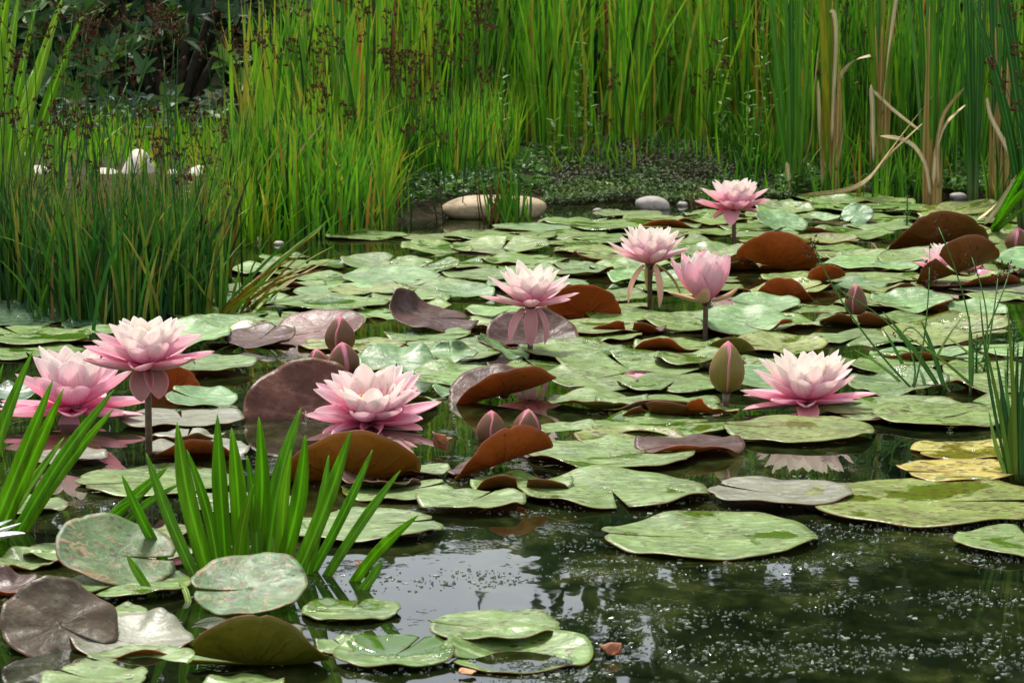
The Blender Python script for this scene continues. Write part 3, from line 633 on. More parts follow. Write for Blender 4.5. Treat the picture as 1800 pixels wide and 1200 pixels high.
# leaning seeded stems and blades out in the right-hand water
rg = empty('rush_clump', pix(1610, 690), 'sparse leaning rush stems with seed heads rising over the right-hand pads', 'rushes', 'rush clumps')
for (b, m_, tp, heads) in (((1610, 690), (1500, 560), (1428, 428), [1, .97, .94]), ((1604, 692), (1625, 590), (1634, 470), [1, .96, .92]), ((1706, 696), (1703, 560), (1650, 400), [1, .98]), ((1724, 640), (1735, 560), (1708, 452), [1, .93]), ((1718, 620), (1760, 520), (1775, 470), [1]),
   ((1600, 690), (1590, 600), (1475, 510), [1, .97]), ((1650, 640), (1610, 580), (1585, 590), [1, .95]), ((1728, 660), (1745, 560), (1755, 480), [1, .96])):
    p0, p2 = pix(*b), pixy(tp[0], tp[1], pix(*b)[1]+.12); pm = pixy(m_[0], m_[1], pix(*b)[1]+.05)
    t = np.linspace(0, 1, 11)[:, None]; P = p0*(1-t)**2 + 2*t*(1-t)*(2*pm-(p0+p2)/2) + p2*t*t
    st = link('flower_stem', stem_mesh(P-np.array(rg.location), .0016, .0009, M_rush, .5), rg)
    for f in heads:
        kk = f*10; i = min(int(kk), 9); q = P[i]*(1-(kk-i))+P[i+1]*(kk-i) - np.array(rg.location)
        h = link('seed_head', rnd.choice(SEEDS), st, q, (0, rnd.random(), rnd.random()*6)); h.scale = (.85,)*3
for (bx_, by_, tx, ty, w) in ((1655, 688, 1552, 548, 10), (1662, 690, 1618, 560, 10), (1600, 672, 1550, 575, 7), (1596, 684, 1500, 614, 6), (1706, 696, 1704, 552, 7), (1728, 695, 1585, 585, 5), (1640, 640, 1690, 560, 5), (1740, 660, 1660, 590, 6), (1630, 690, 1610, 640, 6)):
    leaf_obj('blade', rg, bent(pix(bx_, by_), pixy(tx, ty, pix(0, by_)[1]+.05), .006), w*k, M_rush, tint=rnd.uniform(.5, .88), tipf=.6)
rr = empty('rush_clump', pixy(1800, 300, 5.6), 'few large dark seed heads on thin stems at the top right edge', 'rushes', 'rush clumps')
for (tx, ty) in ((1771, 26), (1748, 118), (1765, 146), (1783, 142), (1790, 92), (1799, 96), (1790, 190), (1800, 255)):
    b = pixy(1815+rnd.uniform(-5, 15), 380, 5.6); seeded_stem(rr, b, pixy(tx, ty, 5.6), [1.0], rnd, (.01, 0, 0), .0012, 1.15)
# feathery milfoil shoots
def milfoil(px_, py_, top, label):
    b = pix(px_, py_); tp = pixy(px_, top, b[1]); hh = tp[2]-b[2]; root = empty('milfoil', b, label, 'water plant', 'feathery water shoots'); V = []; F = []; A = []
    Vt, Ft = tube([(0, 0, -.01), (0, 0, hh)], [.0022, .001], 5); link('stem', mk('stem', Vt, Ft, M_rush, attrs={'tint': np.full((len(Vt), 3), .3)}), root)
    nl = int(hh/.0055); P = []; D = []; Nn = []; L = []
    for i in range(nl):
        z = i/nl*hh
        for j in range(9):
            a = j*2*PI/9+i*.35; P.append((0, 0, z)); D.append((math.cos(a), math.sin(a), .55)); Nn.append((0, 0, 1)); L.append(.016*(1-.6*(i/nl)**2)*rnd.uniform(.8, 1.1))
    L = np.array(L); link('leaf_whorls', leaves_mesh('leaf_whorls', np.array(P), np.array(D), np.array(Nn, float), L, L*.12, M_bushy, np.tile([[.35, 0, 0]], (len(L), 1))), root)
milfoil(1594, 398, 342, 'feathery horsetail-like shoot among the back pads left of the green cattail')
milfoil(1716, 660, 588, 'feathery shoot behind the leaning rush stems at right')
milfoil(1781, 640, 560, 'feathery shoot close to the right edge, tallest of the feathery ones')
milfoil(1770, 690, 610, 'feathery shoot low at the right edge above the large green pad')
# leafy stems in front of the reeds
def leafy_stem(px_, py_, Yd, top, label):
    b = pixy(px_, py_, Yd); b[2] = max(.0, b[2]-.03); tp = pixy(px_+rnd.uniform(-12, 12), top, Yd); hh = tp[2]-b[2]; root = empty('loosestrife', b, label, 'plant', 'leafy stems on the far bank')
    pts = curve_pts((0, 0, 0), (tp[0]-b[0], 0, hh), (rnd.uniform(-.01, .01), 0, 0)); Vt, Ft = tube(pts, np.linspace(.002, .001, 9), 5)
    link('stem', mk('stem', Vt, Ft, M_reed, attrs={'tint': np.full((len(Vt), 3), .5)}), root)
    P = []; D = []; L = []
    for i in range(int(hh/.022)):
        f = .15+.85*i/(hh/.022); q = pts[min(8, int(f*8))]
        for s in (0, 1):
            a = i*1.57+s*PI+rnd.uniform(-.5, .5); P.append((q[0], q[1], f*hh)); D.append((math.cos(a), math.sin(a), rnd.uniform(-.2, .8))); L.append(rnd.uniform(.025, .045)*(1.15-.6*f))
    L = np.array(L); link('leaves', leaves_mesh('leaves', np.array(P), np.array(D), np.tile([[0, 0, 1.]], (len(L), 1)), L, L*.42, M_bushy, np.stack([np.full(len(L), .6)+rng.uniform(-.25, .25, len(L)), L*0, L*0], 1)), root)
for (x, y, Yd, tp, l) in ((1012, 262, 7.65, 60, 'tallest pale leafy stem before the middle reeds'), (1040, 240, 7.6, 120, 'pale leafy stem just right of the tallest one'), (880, 300, 7.5, 110, 'pale leafy stem above the long boulder'), (985, 255, 7.6, 200, 'short leafy stem at the left end of the mossy mound'), (1320, 330, 7.55, 150, 'leafy stem behind the back pink lily'), (1270, 320, 7.6, 60, 'pale leafy stem left of the bright green cattail'), (1500, 320, 7.7, 110, 'leafy stem between the two tan cattails'), (1340, 320, 7.7, 30, 'upright leafy stem at the left foot of the bright green cattail')):
    leafy_stem(x, y, Yd, tp, l)

# ------------------------------------------------------------------ mossy mound and creeping ground cover
def cover(name, n, x0, x1, yfun, hz, leaf, mat, tint, seed, label, cat):
    r = np.random.default_rng(seed); x = r.uniform(x0, x1, n); y = yfun(r, x, n); z = np.maximum(ground_h(x, y), 0) + hz(x, y)*r.uniform(.3, 1, n)
    P = np.stack([x, y, z], 1); D = unit(n, r); D[:, 2] = np.abs(D[:, 2])*.5; Nn = unit(n, r)*.5+np.array([0, -.3, 1.]); L = r.uniform(.6, 1.3, n)*leaf
    tn = np.stack([np.clip(tint(r, x, y), 0, 1), L*0, L*0], 1)
    o = link(name, leaves_mesh(name, P, D, Nn, L, L*.6, mat, tn)); tagp(o, label, cat, None, 'stuff')
M_moss = mat_foliage('creeper_leaf', [(0, (.012, .016, .004)), (.25, (.055, .035, .012)), (.42, (.035, .080, .012)), (.8, (.08, .15, .02)), (1, (.22, .27, .03))], .7, .15)
cover('ground_cover', 9500, .08, .72, lambda r, x, n: shore(x)+np.abs(r.normal(0, .32, n))-.10, lambda x, y: .035*np.exp(-((x-.38)/.26)**2)*np.clip(np.sin(np.clip((y-7.2)/.8, 0, 1)*PI), 0, 1)+.02, .013, M_moss, lambda r, x, y: np.clip(.34+.26*snoise(x, y, 8, 14)+.12*r.normal(size=len(x)) + .35*np.exp(-((y-shore(x)+.02)/.08)**2), 0, 1), 61, 'low red-green creeping plants covering the mound on the far bank', 'ground cover')
field('sedge_grass', 110, lambda r, n: (r.uniform(-1.5, -.68, n), r.uniform(6.5, 6.8, n)), lambda r, x, y: r.uniform(.05, .2, len(x)), (.003, .006), .3, M_reed, 29, tint_norm(.5, .2), 'sparse grass in front of the pale stones', 'grass')
cover('ground_cover', 600, -1.8, -.35, lambda r, x, n: r.uniform(7.3, 8.3, n), lambda x, y: .10+0*x, .030, M_shrub, lambda r, x, y: np.clip(.05+.12*r.normal(size=len(x)), 0, 1), 64, 'dark leaves low under the rhododendron at top left', 'ground cover')
cover('ground_cover', 4500, .7, 1.75, lambda r, x, n: shore(x)+np.abs(r.normal(0, .28, n))-.02, lambda x, y: .05+0*x, .020, M_bushy, lambda r, x, y: np.clip(.5+.3*r.normal(size=len(x)), 0, 1), 62, 'small green leaves on the bank behind the cattails', 'ground cover')
cover('ground_cover', 3500, -.75, .1, lambda r, x, n: shore(x)+.1+np.abs(r.normal(0, .3, n)), lambda x, y: .03+0*x, .018, M_bushy, lambda r, x, y: np.clip(.4+.3*r.normal(size=len(x)), 0, 1), 63, 'small green leaves between the sedges left of the mound', 'ground cover')

field('sedge_grass', 420, lambda r, n: (r.uniform(.08, .72, n), 7.45+np.abs(r.normal(0, .2, n))), lambda r, x, y: r.uniform(.03, .16, len(x)), (.002, .005), .3, M_reed, 30, tint_norm(.45, .2), 'scattered thin grass growing through the mossy mound', 'grass')
# ------------------------------------------------------------------ stones
def mat_stone(name, c1, c2):
    m, nt = newmat(name); o = ocoord(nt); n = noise(nt, o, 18, 7, .6); n2 = noise(nt, o, 90, 5)
    c = mix(nt, rngm(nt, n, .3, .7), c1, c2); z = NN(nt, 'ShaderNodeSeparateXYZ', Vector=o).outputs[2]
    c = mix(nt, mth(nt, 'MULTIPLY', rngm(nt, n2, .52, .66), .4), c, (.12, .10, .07))
    c = mix(nt, rngm(nt, mth(nt, 'ADD', z, mth(nt, 'MULTIPLY', n, .03)), .012, .024, .8, 0), c, (.035, .028, .015))   # wet algae line
    out(nt, NN(nt, 'ShaderNodeBsdfPrincipled', Base_Color=c, Roughness=.7, Normal=bump(nt, mth(nt, 'ADD', n, mth(nt, 'MULTIPLY', n2, .4)), .35, .01)).outputs[0]); return m
MS_tan = mat_stone('stone_tan', (.42, .31, .18), (.30, .22, .12)); MS_white = mat_stone('stone_white', (.52, .47, .38), (.40, .35, .27)); MS_grey = mat_stone('stone_grey', (.22, .20, .18), (.32, .28, .24))
def stone(loc, sx, sy, sz, mat, label, seed, group=None, name='stone', sink=.3):
    nu, nv = 20, 28; r = np.random.default_rng(seed); V = []
    ph = r.uniform(0, 6, 6)
    for i in range(nu+1):
        th = PI*i/nu
        for j in range(nv+1):
            a = 2*PI*j/nv; x, y, z = math.sin(th)*math.cos(a), math.sin(th)*math.sin(a), math.cos(th)
            q = 1 + .06*math.sin(2.1*x+ph[0]+1.5*z) + .05*math.sin(2.7*y+ph[1]+x) + .03*math.sin(5*x+3*z+ph[2])
            e_ = .85; V.append((sx*math.copysign(abs(x)**e_, x)*q, sy*math.copysign(abs(y)**e_, y)*q, sz*math.copysign(abs(z)**.9, z)*q + sz*(1-2*sink)))
    o = link(name, mk(name, V, grid_faces(nu, nv), mat), None, loc, (0, 0, r.uniform(-.15, .15))); return tagp(o, label, 'stone', group)
p = pix(871, 387); stone((p[0], p[1]+.07, 0), .128, .07, .035, MS_tan, 'long smooth tan boulder at the water edge behind the pads', 1, name='boulder', sink=.2)
p = pix(1149, 370); stone((p[0], p[1]+.04, 0), .043, .03, .022, MS_grey, 'small pale rounded stone at the water edge right of the mossy mound', 2)
for i, (x, yb, w, h, l) in enumerate(((243, 345, 34, 74, 'upright cream boulder behind the rush clump, tallest of the pale stones'), (185, 350, 48, 52, 'white stone left of the tall cream boulder'), (125, 352, 40, 48, 'white stone second left of the tall cream boulder'), (62, 350, 42, 58, 'white stone near the left edge behind the rushes'), (300, 352, 34, 50, 'white stone right of the tall cream boulder'), (348, 320, 22, 36, 'small cream stone right end of the pale stone row'), (225, 365, 60, 36, 'low white stone in front of the tall cream boulder'), (30, 372, 32, 40, 'low white stone at far left end of the pale row'))):
    q = pixy(x, yb, 6.9); q[2] = .0; s = 5000/6.9
    top = pixy(x, yb-h, 6.9)[2]; stone(q, w/s, .07, top/1.5, MS_white, l, 10+i, 'pale stones behind the rush clump', sink=.25)
def xst(x, y, w, l, m, i, g): 
    q = pix(x, y); q[2] = 0; s = scl(y); stone(q, w/s, w/s*.8, w/s*.55, m, l, 50+i, g)
for i, (x, y, w, m) in enumerate(((1668-150, 333, 26, MS_tan), (1558, 338, 22, MS_tan), (1420, 330, 18, MS_grey), (1332, 312, 12, MS_grey), (1350, 318, 10, MS_grey), (1340, 305, 9, MS_white), (1050, 372, 8, MS_grey), (1083, 375, 9, MS_grey), (1200, 362, 10, MS_grey), (1222, 358, 9, MS_tan), (1375, 322, 12, MS_grey), (1685, 350, 16, MS_grey), (450, 425, 12, MS_white), (490, 430, 9, MS_white), (745, 340, 10, MS_white), (735, 300, 14, MS_white), (680, 345, 12, MS_white), (700, 310, 12, MS_white))):
    L_ = ['flat reddish stone at the shore between the tan cattails', 'flat tan stone at the shore left of the green cattail', 'grey stone at the foot of the bright green cattail', 'grey pebble just behind the back pink lily', 'smaller grey pebble behind the back pink lily', 'pale pebble behind the back pink lily', 'dark pebble at the left foot of the mossy mound', 'dark pebble in the shallows below the mossy mound', 'grey pebble right of the small rounded stone', 'tan pebble right of the small rounded stone', 'grey pebble left of the bright green cattail', 'grey stone right of the green cattail foot', 'pale stone in the sedge at the left shore', 'pale pebble in the sedge at the left shore', 'pale pebble behind the left end of the long boulder', 'white stone in the sedge above the long boulder', 'white pebble low in the sedge left of the long boulder', 'white stone high in the sedge left of the long boulder'][i]
    if y < 345: q = pixy(x, y, 7.55+.1*(i % 3)); q[2] = float(ground_h(q[0], q[1])); s = 5000/7.5; stone(q, w/s, w/s*.8, w/s*.55, m, L_, 50+i, 'pebbles along the shore')
    else: xst(x, y, w, L_, m, i, 'pebbles along the shore')

# ------------------------------------------------------------------ lily pads
LAND = [('tall-stalked pink lily', 262, 700), ('low pink lily at left', 135, 730), ('lily with yellow stamens', 650, 750), ('lily over dark dish pad', 930, 590), ('lily with wilted sepals', 1142, 530), ('cup-shaped lily', 1243, 585), ('farthest pink lily', 1290, 425), ('mirrored pink lily', 1417, 735), ('half-hidden lily', 1655, 480), ('long tan boulder', 871, 395), ('big solitary bud', 1278, 720), ('dark bud at right', 1504, 552), ('trio of buds at left centre', 600, 650), ('pair of low buds', 893, 770), ('sword-leaved plant', 460, 1010), ('large rush clump', 200, 560), ('leaning grass', 440, 552), ('leaning rush stems', 1640, 690), ('right sedge tuft', 1785, 845), ('crossed dry leaves', 1636, 365)]
PADS = []
NR, NSG = 12, 120
def pad_local(R, seed, notch, nw, amp, cup, curls, lobes=1.0):
    r = np.random.default_rng(seed)
    th = np.linspace(nw, 2*PI-nw, NSG+1); rr = np.linspace(0, 1, NR+1)**.9
    ph = r.uniform(0, 6.28, 6)
    outl = 1 + .018*np.sin(2*th+ph[0]) + .010*np.sin(3*th+ph[1]) + .006*np.sin(7*th+ph[2]) + .004*np.sin(13*th+ph[3])
    for _ in range(r.integers(2, 7)):
        t0, dp, ww = r.uniform(.3, 6.0), r.uniform(.008, .045), r.uniform(.03, .11); outl = outl - dp*np.exp(-((th-t0)/ww)**2)
    dn = np.minimum(th-nw, 2*PI-nw-th); outl = outl*(1-.09*np.exp(-(dn/.13)**2))
    G = rr[:, None]*outl[None, :]; TH = np.tile(th, (NR+1, 1))
    a = TH + notch; x = G*np.cos(a)*R; y = G*np.sin(a)*R
    rip = (np.sin(3*TH+ph[4])*.5 + np.sin(5*TH+ph[5])*.4 + np.sin(8*TH+ph[0])*.22 + np.sin(14*TH+ph[1])*.08)
    if len(curls) and amp < .006: amp = .0065
    z = amp*(G**2.2)*rip + cup*R*G**2 + amp*.35*snoise(x/R, y/R, seed, 3.0)*(G**.5)
    for (phi, u0, ang) in curls:
        phi = R_(phi); ang = R_(ang); n = (math.cos(phi), math.sin(phi)); u = x*n[0]+y*n[1]; L = R*(1-u0); kap = abs(ang)/L; s = np.maximum(u-u0*R, 0)
        sg = 1 if ang > 0 else -1
        # pure cylindrical roll: points beyond the crease follow an arc, carrying their own height along the arc normal
        un = np.sin(kap*s)/kap; zn = sg*(1-np.cos(kap*s))/kap
        m_ = (s > 0)
        du = np.where(m_, (u0*R + un - sg*z*np.sin(kap*s)) - u, 0); zz = np.where(m_, zn + z*np.cos(kap*s), z)
        x = x + du*n[0]; y = y + du*n[1]; z = zz
    return np.stack([x, y, z], -1).reshape(-1, 3), TH.ravel(), G.ravel()
def pad(x0, x1, y1, top='green', und='olive', notch=None, tilt=0, tdir=90, curls=(), amp=.0035, cup=.02, label=None, col=(1, 1, 1), nw=3.0, z=None, fitw=True, R=None, desc=None, grp='floating lily pads', sink=.004, half=0):
    """lily pad fitted so that it spans photo columns x0..x1 with its lowest visible edge at row y1, at its real place on the water"""
    seed = len(PADS)*13+5; notch = rnd.uniform(0, 360) if notch is None else notch
    s = scl(y1-8); R = R or (x1-x0)/2/s; pos = pix((x0+x1)/2, y1); pos[1] += R*.8; zb = rnd.uniform(.001, .009) if z is None else z
    for it in range(7):
        V, TH, G = pad_local(R, seed, R_(notch), R_(nw), amp, cup, curls)
        if tilt:
            a = R_(tdir); ax = Vector((math.sin(a), -math.cos(a), 0)); Mx = np.array(Matrix.Rotation(R_(tilt), 3, ax)); V = V@Mx.T
        V[:, 2] += (-sink*(1 if tilt or curls else 0)) - V[:, 2].min()*(1 if tilt or curls else 0) + (zb if not (tilt or curls) else zb)
        if not (tilt or curls): V[:, 2] += .001
        V[:, 2] -= half*R
        Wv = V + pos; vis = Wv[Wv[:, 2] > -.003]
        if len(vis) < 10: vis = Wv
        qx, qy = proj(vis); w = qx.max()-qx.min()
        if it < 5 and fitw: R *= ((x1-x0)/w)**.9
        Yb = pos[1]; sy = F_PX*H_CAM/Yb**2
        pos[0] += ((x0+x1)/2 - (qx.max()+qx.min())/2)*Yb/F_PX; pos[1] += (qy.max() - y1)/sy
    me = mk('lily_pad', V, grid_faces(NR, NSG), [T[top], U[und]], attrs={'polar': np.stack([TH/(2*PI), G, G*0+rnd.random()], 1)})
    # grid_faces winding gives the upper face as outside
    if me.polygons[NSG*4].normal.z < 0 and not curls and tilt < 80: me.flip_normals()
    elif curls or tilt >= 80: me.flip_normals() if FLIP else None
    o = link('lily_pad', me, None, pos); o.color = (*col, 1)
    m = o.modifiers.new('thickness', 'SOLIDIFY'); m.thickness = .0011; m.offset = -1; m.material_offset = 1; m.material_offset_rim = 1; m.use_quality_normals = True
    o['category'] = 'lily pad'; o['group'] = grp
    PADS.append(dict(o=o, x=(qx.max()+qx.min())/2, y=(qy.max()+qy.min())/2, R=R, pos=pos.copy(), label=label, desc=desc, top=top, und=und, bb=(qx.min(), qy.min(), qx.max(), qy.max())))
    return o
# the winding of the untouched disc decides whether all meshes need flipping
_V, _, _ = pad_local(.1, 1, 0, .05, 0, 0, ()); _f = grid_faces(NR, NSG)[NSG*4]; _a, _b, _c = _V[_f[0]], _V[_f[1]], _V[_f[2]]
FLIP = np.cross(_b-_a, _c-_b)[2] < 0
G1, G2, G3, GY = (1, 1, 1), (.9, 1, .85), (1.15, 1.08, .95), (.98, .96, .75)
# --- foreground
pad(0, 208, 1160, 'purple', 'wine', notch=-25, tilt=36, tdir=108, curls=[(20, .35, -35)], cup=.10, amp=.006, col=(.98, 1.45, 1.10), label='large dark mauve lily pad raised upright at the lower left edge', z=-.01)
pad(122, 342, 1157, 'grey', 'orange', notch=160, tilt=10, tdir=95, curls=[(-90, .55, 40)], cup=.12, label='pale grey-green pad with an orange turned-up near edge at lower left')
pad(327, 578, 1166, 'wet', 'olive', notch=200, tilt=0, curls=[(-90, -.35, 88)], cup=.05, label='lily pad standing on edge showing its olive underside, lower left')
pad(98, 310, 1033, 'eaten', 'brown', notch=10, tilt=27, tdir=125, cup=.10, label='tilted lily pad with tan insect trails at the left', col=(1.05, 1, .9))
pad(335, 541, 1080, 'eaten', 'brown', notch=190, tilt=19, tdir=85, cup=.12, label='tilted lily pad with insect trails below the sword-leaved plant', col=(.9, 1.05, 1))
pad(530, 705, 1088, 'green', 'olive', notch=80, label='pale green pad right of the pad with insect trails', amp=.003)
pad(752, 986, 1122, 'green', 'olive', notch=185, amp=.004, label='green notched pad directly behind the lowest cupped pad', cup=.05, nw=2)
pad(780, 1043, 1182, 'wet', 'olive', notch=195, tilt=5, tdir=95, cup=.16, amp=.003, label='lowest cupped green pad right of centre with raised rim', z=.0)
pad(585, 800, 1170, 'wet', 'olive', notch=60, cup=.10, tilt=3, label='flat wet pad left of the lowest cupped pad')
pad(555, 655, 1148, 'green', 'olive', notch=120, cup=.1, tilt=6, label='small pad between the olive standing pad and the wet pad')
pad(138, 348, 1198, 'green', 'olive', notch=170, cup=.06, tilt=4, label='green pad at the bottom edge below the grey-green pad', z=.0)
pad(70, 260, 1215, 'green', 'olive', cup=.05, label='green pad cut off by the bottom edge at left')
pad(350, 500, 1222, 'green', 'olive', label='pad cut off by the bottom edge below the olive standing pad')
pad(-20, 110, 1002, 'green', 'orange', tilt=6, tdir=100, curls=[(-90, .6, 35)], cup=.1, label='glossy pad with droplets at the left edge below the white flower')
pad(40, 190, 985, 'green', 'olive', label='grey-green pad behind the glossy one at the left edge')
pad(115, 340, 1048, 'wet', 'brown', label='flat pad beneath the pad with insect trails')
pad(155, 260, 1090, 'green', 'olive', label='small flat pad above the pale grey-green one')
pad(-40, 85, 1050, 'purple', 'rust', tilt=12, tdir=80, curls=[(-80, .4, 60)], cup=.1, label='purple pad with rust edge at the left above the raised purple pad')
pad(222, 345, 982, 'green', 'olive', label='pad just left of the sword-leaved plant base', cup=.05)
pad(250, 350, 945, 'yellow', 'brown', label='small speckled pad behind the sword leaves')
pad(500, 780, 952, 'green', 'wine', notch=20, amp=.004, label='broad speckled pad right of the sword-leaved plant')
pad(132, 420, 872, 'green', 'olive', notch=205, amp=.003, label='long pale pad behind the sword-leaved plant at left')
pad(320, 520, 900, 'green', 'olive', notch=60, label='pale pad half hidden behind the upright sword leaves')
pad(-60, 120, 905, 'green', 'olive', label='pale pad cut by the left edge beside the sword leaves')
pad(1057, 1438, 983, 'green', 'olive', notch=185, amp=.005, cup=.03, label='solitary speckled pad in open water at right', col=G1)
pad(1412, 1860, 926, 'yellow', 'olive', notch=0, amp=.004, cup=.015, label='largest yellow-green speckled pad at the right', col=GY)
pad(1675, 1960, 982, 'green', 'olive', notch=90, cup=.03, label='pad cut off by the right edge below the largest pad')
pad(1243, 1500, 886, 'grey', 'wine', notch=150, cup=.05, amp=.003, label='purplish grey pad left of the largest yellow-green pad')
pad(1575, 1790, 845, 'gold', 'orange', notch=200, cup=.04, label='golden dying pad with a dark wet centre by the lower right tuft')
pad(1600, 1820, 808, 'gold', 'orange', notch=190, cup=.02, label='golden speckled pad nearest the right edge', col=(1, 1.1, 1))
pad(908, 1248, 893, 'green', 'brown', notch=275, amp=.006, cup=.04, label='wide pale pad with a split showing in its near side', nw=4)
pad(730, 925, 892, 'green', 'brown', notch=65, amp=.004, cup=.05, label='pale pad left of the wide split pad')
pad(600, 800, 880, 'green', 'brown', notch=30, amp=.004, label='pale pad under the brown folded pad')
pad(680, 792, 833, 'green', 'brown', label='small pale pad right behind the brown folded pad')
pad(925, 1222, 826, 'green', 'brown', notch=20, amp=.006, cup=.05, label='wide pale wavy-edged pad right of the pointed brown pad')
pad(1115, 1310, 795, 'purple', 'rust', notch=200, curls=[(-90, .75, 70)], cup=.03, label='flat purplish pad with brown rim right of the wavy pad')
# --- middle
pad(1270, 1537, 777, 'yellow', 'olive', notch=170, amp=.004, label='yellow-green speckled pad in front of the lily with the mirror image', col=(.9, .95, .9))
pad(1530, 1785, 749, 'yellow', 'wine', notch=175, amp=.004, label='round green pad right of the lily with the mirror image', col=(.85, 1, .9))
pad(1040, 1310, 770, 'wet', 'olive', notch=15, amp=.006, curls=[(-60, .8, 50)], label='wavy green pad in front of the big solitary bud')
pad(1068, 1245, 732, 'green', 'brown', notch=250, curls=[(-85, .35, 62)], amp=.003, label='pad with a long brown turned-up lip left of the big solitary bud', tilt=0)
pad(1205, 1300, 727, 'green', 'rust', notch=120, curls=[(-130, .1, 70)], label='small brown fold at the foot of the big solitary bud')
pad(960, 1140, 716, 'green', 'olive', notch=340, amp=.007, curls=[(-90, .7, 60)], label='green pad with a curled near rim left of the brown lips')
pad(945, 1065, 768, 'green', 'brown', tilt=3, label='pale pad right of the pair of low buds', cup=.05)
pad(788, 978, 714, 'purple', 'rust', notch=20, tilt=24, tdir=85, curls=[(-70, -.30, 95)], cup=.06, label='big rust-brown pad folded into a boat shape in the centre', z=-.002)
pad(855, 1018, 618, 'purple', 'rust', notch=100, tilt=30, tdir=100, curls=[(-90, .35, 75)], cup=.15, label='dark wine-coloured dish pad under the pink lily', z=-.002)
pad(960, 1093, 560, 'purple', 'rust', notch=80, tilt=58, tdir=262, cup=.08, half=.75, label='rust-orange pad standing up behind the lily on the dark dish pad')
pad(1030, 1165, 566, 'wet', 'olive', notch=150, tilt=3, label='green pad right in front of the rust-orange standing pad')
pad(1035, 1172, 584, 'purple', 'rust', notch=270, curls=[(-90, .35, 75)], cup=.03, label='thin brown double-arched lip between the middle lilies', nw=8)
pad(685, 842, 588, 'purple', 'wine', notch=30, tilt=10, tdir=140, curls=[(160, .3, 95)], cup=.02, label='mauve pad with an upright curled left side')
pad(395, 520, 612, 'purple', 'wine', notch=60, tilt=12, tdir=70, cup=.10, label='dark purple glossy pad left part beside the trio of buds')
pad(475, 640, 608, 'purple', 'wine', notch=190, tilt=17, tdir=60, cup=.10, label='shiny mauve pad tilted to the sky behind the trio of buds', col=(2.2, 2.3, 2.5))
pad(428, 648, 742, 'purple', 'rust', notch=250, tilt=52, tdir=96, cup=.10, amp=.009, half=.74, col=(1.35, .95, .75), label='large dark wine pad standing half sunk beside the lily with stamens')
pad(478, 740, 845, 'grey', 'orange', notch=60, tilt=8, tdir=98, curls=[(-78, -.30, 100)], cup=.03, label='large orange-brown folded pad in front of the lily with stamens')
pad(590, 740, 858, 'purple', 'wine', notch=80, tilt=18, tdir=200, curls=[(-20, .2, 60)], label='wine-red curled tail under the orange-brown folded pad')
pad(780, 972, 840, 'purple', 'rust', notch=200, tilt=14, tdir=20, curls=[(-65, -.15, 88)], label='pointed brown pad sweeping up to the right below the low buds')
pad(826, 1008, 860, 'wet', 'brown', notch=270, curls=[(-90, .4, 70)], cup=.05, label='brown two-lobed lip in front of the pointed brown pad', nw=7)
pad(630, 765, 660, 'jade', 'brown', notch=270, tilt=17, tdir=90, cup=.05, curls=[(0, .5, -30)], label='jade green pad with a peaked edge behind the lily with stamens')
pad(740, 842, 640, 'jade', 'rust', notch=90, curls=[(90, .4, 70)], tilt=4, label='brown-backed curled rim right of the jade peaked pad')
pad(760, 840, 697, 'jade', 'wine', tilt=12, tdir=120, cup=.1, label='small jade pad left of the boat-shaped brown pad')
pad(838, 930, 632, 'jade', 'wine', tilt=18, tdir=170, curls=[(180, .3, 50)], label='small striped jade pad turned up left of the dish pad')
pad(290, 418, 716, 'jade', 'wine', notch=160, tilt=9, tdir=110, cup=.08, label='dark jade pad right of the tall flower stalk', col=(.8, 1, .8))
pad(250, 357, 697, 'purple', 'rust', notch=80, tilt=80, tdir=262, cup=.03, half=.6, label='red-brown pad standing behind the tall-stalked pink lily', z=-.015)
pad(255, 440, 806, 'grey', 'rust', notch=200, curls=[(-90, .5, 80)], label='rust-brown turned-up strip right of the tall stalk base')
pad(262, 395, 776, 'grey', 'brown', curls=[(-80, .55, 70)], notch=90, label='arched brown fold above the rust-brown strip')
pad(210, 430, 750, 'grey', 'brown', notch=100, amp=.004, label='pale mauve pad behind the tall stalk')
pad(30, 190, 815, 'grey', 'wine', notch=200, label='pale mauve pad under the low pink lily')
pad(-20, 70, 705, 'darkg', 'wine', tilt=14, tdir=80, cup=.1, label='dark pad with small holes at the left edge')
pad(-60, 118, 575, 'darkg', 'olive', notch=330, tilt=9, tdir=120, cup=.08, label='big dark green pad at the left edge below the rush clump')
pad(108, 178, 577, 'darkg', 'olive', tilt=8, cup=.1, label='small dark green pad right of the big dark one at left')
pad(-80, 160, 605, 'wet', 'olive', notch=120, label='flat green pad at left under the big dark one')
pad(-60, 150, 632, 'wet', 'olive', label='flat green pad at left below the stack of dark ones')
pad(1270, 1330, 1, 'green') if False else None
pad(1236, 1332, 622, 'wet', 'olive', notch=80, tilt=70, tdir=265, cup=.08, half=.9, label='dark olive pad standing like a dome at the foot of the cup-shaped lily', z=-.02)
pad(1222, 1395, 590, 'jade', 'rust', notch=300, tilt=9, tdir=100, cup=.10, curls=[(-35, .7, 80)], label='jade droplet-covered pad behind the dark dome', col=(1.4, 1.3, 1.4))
pad(1280, 1437, 474, 'wet', 'rust', notch=200, tilt=0, curls=[(-85, -.45, 95)], cup=.05, label='big rust-red pad standing on edge right of the cup-shaped lily')
pad(1276, 1340, 470, 'wet', 'brown', curls=[(-120, -.2, 80)], label='darker brown fold behind the big rust-red pad')
pad(1329, 1429, 530, 'wet', 'rust', notch=120, curls=[(-100, -.5, 92)], cup=.04, label='rounded rust-brown pad on edge in front of the big rust-red one', z=-.004)
pad(1398, 1486, 503, 'wet', 'rust', notch=20, tilt=6, tdir=0, curls=[(-70, -.2, 85)], label='brown pad rising to the right beside the rounded rust-brown one')
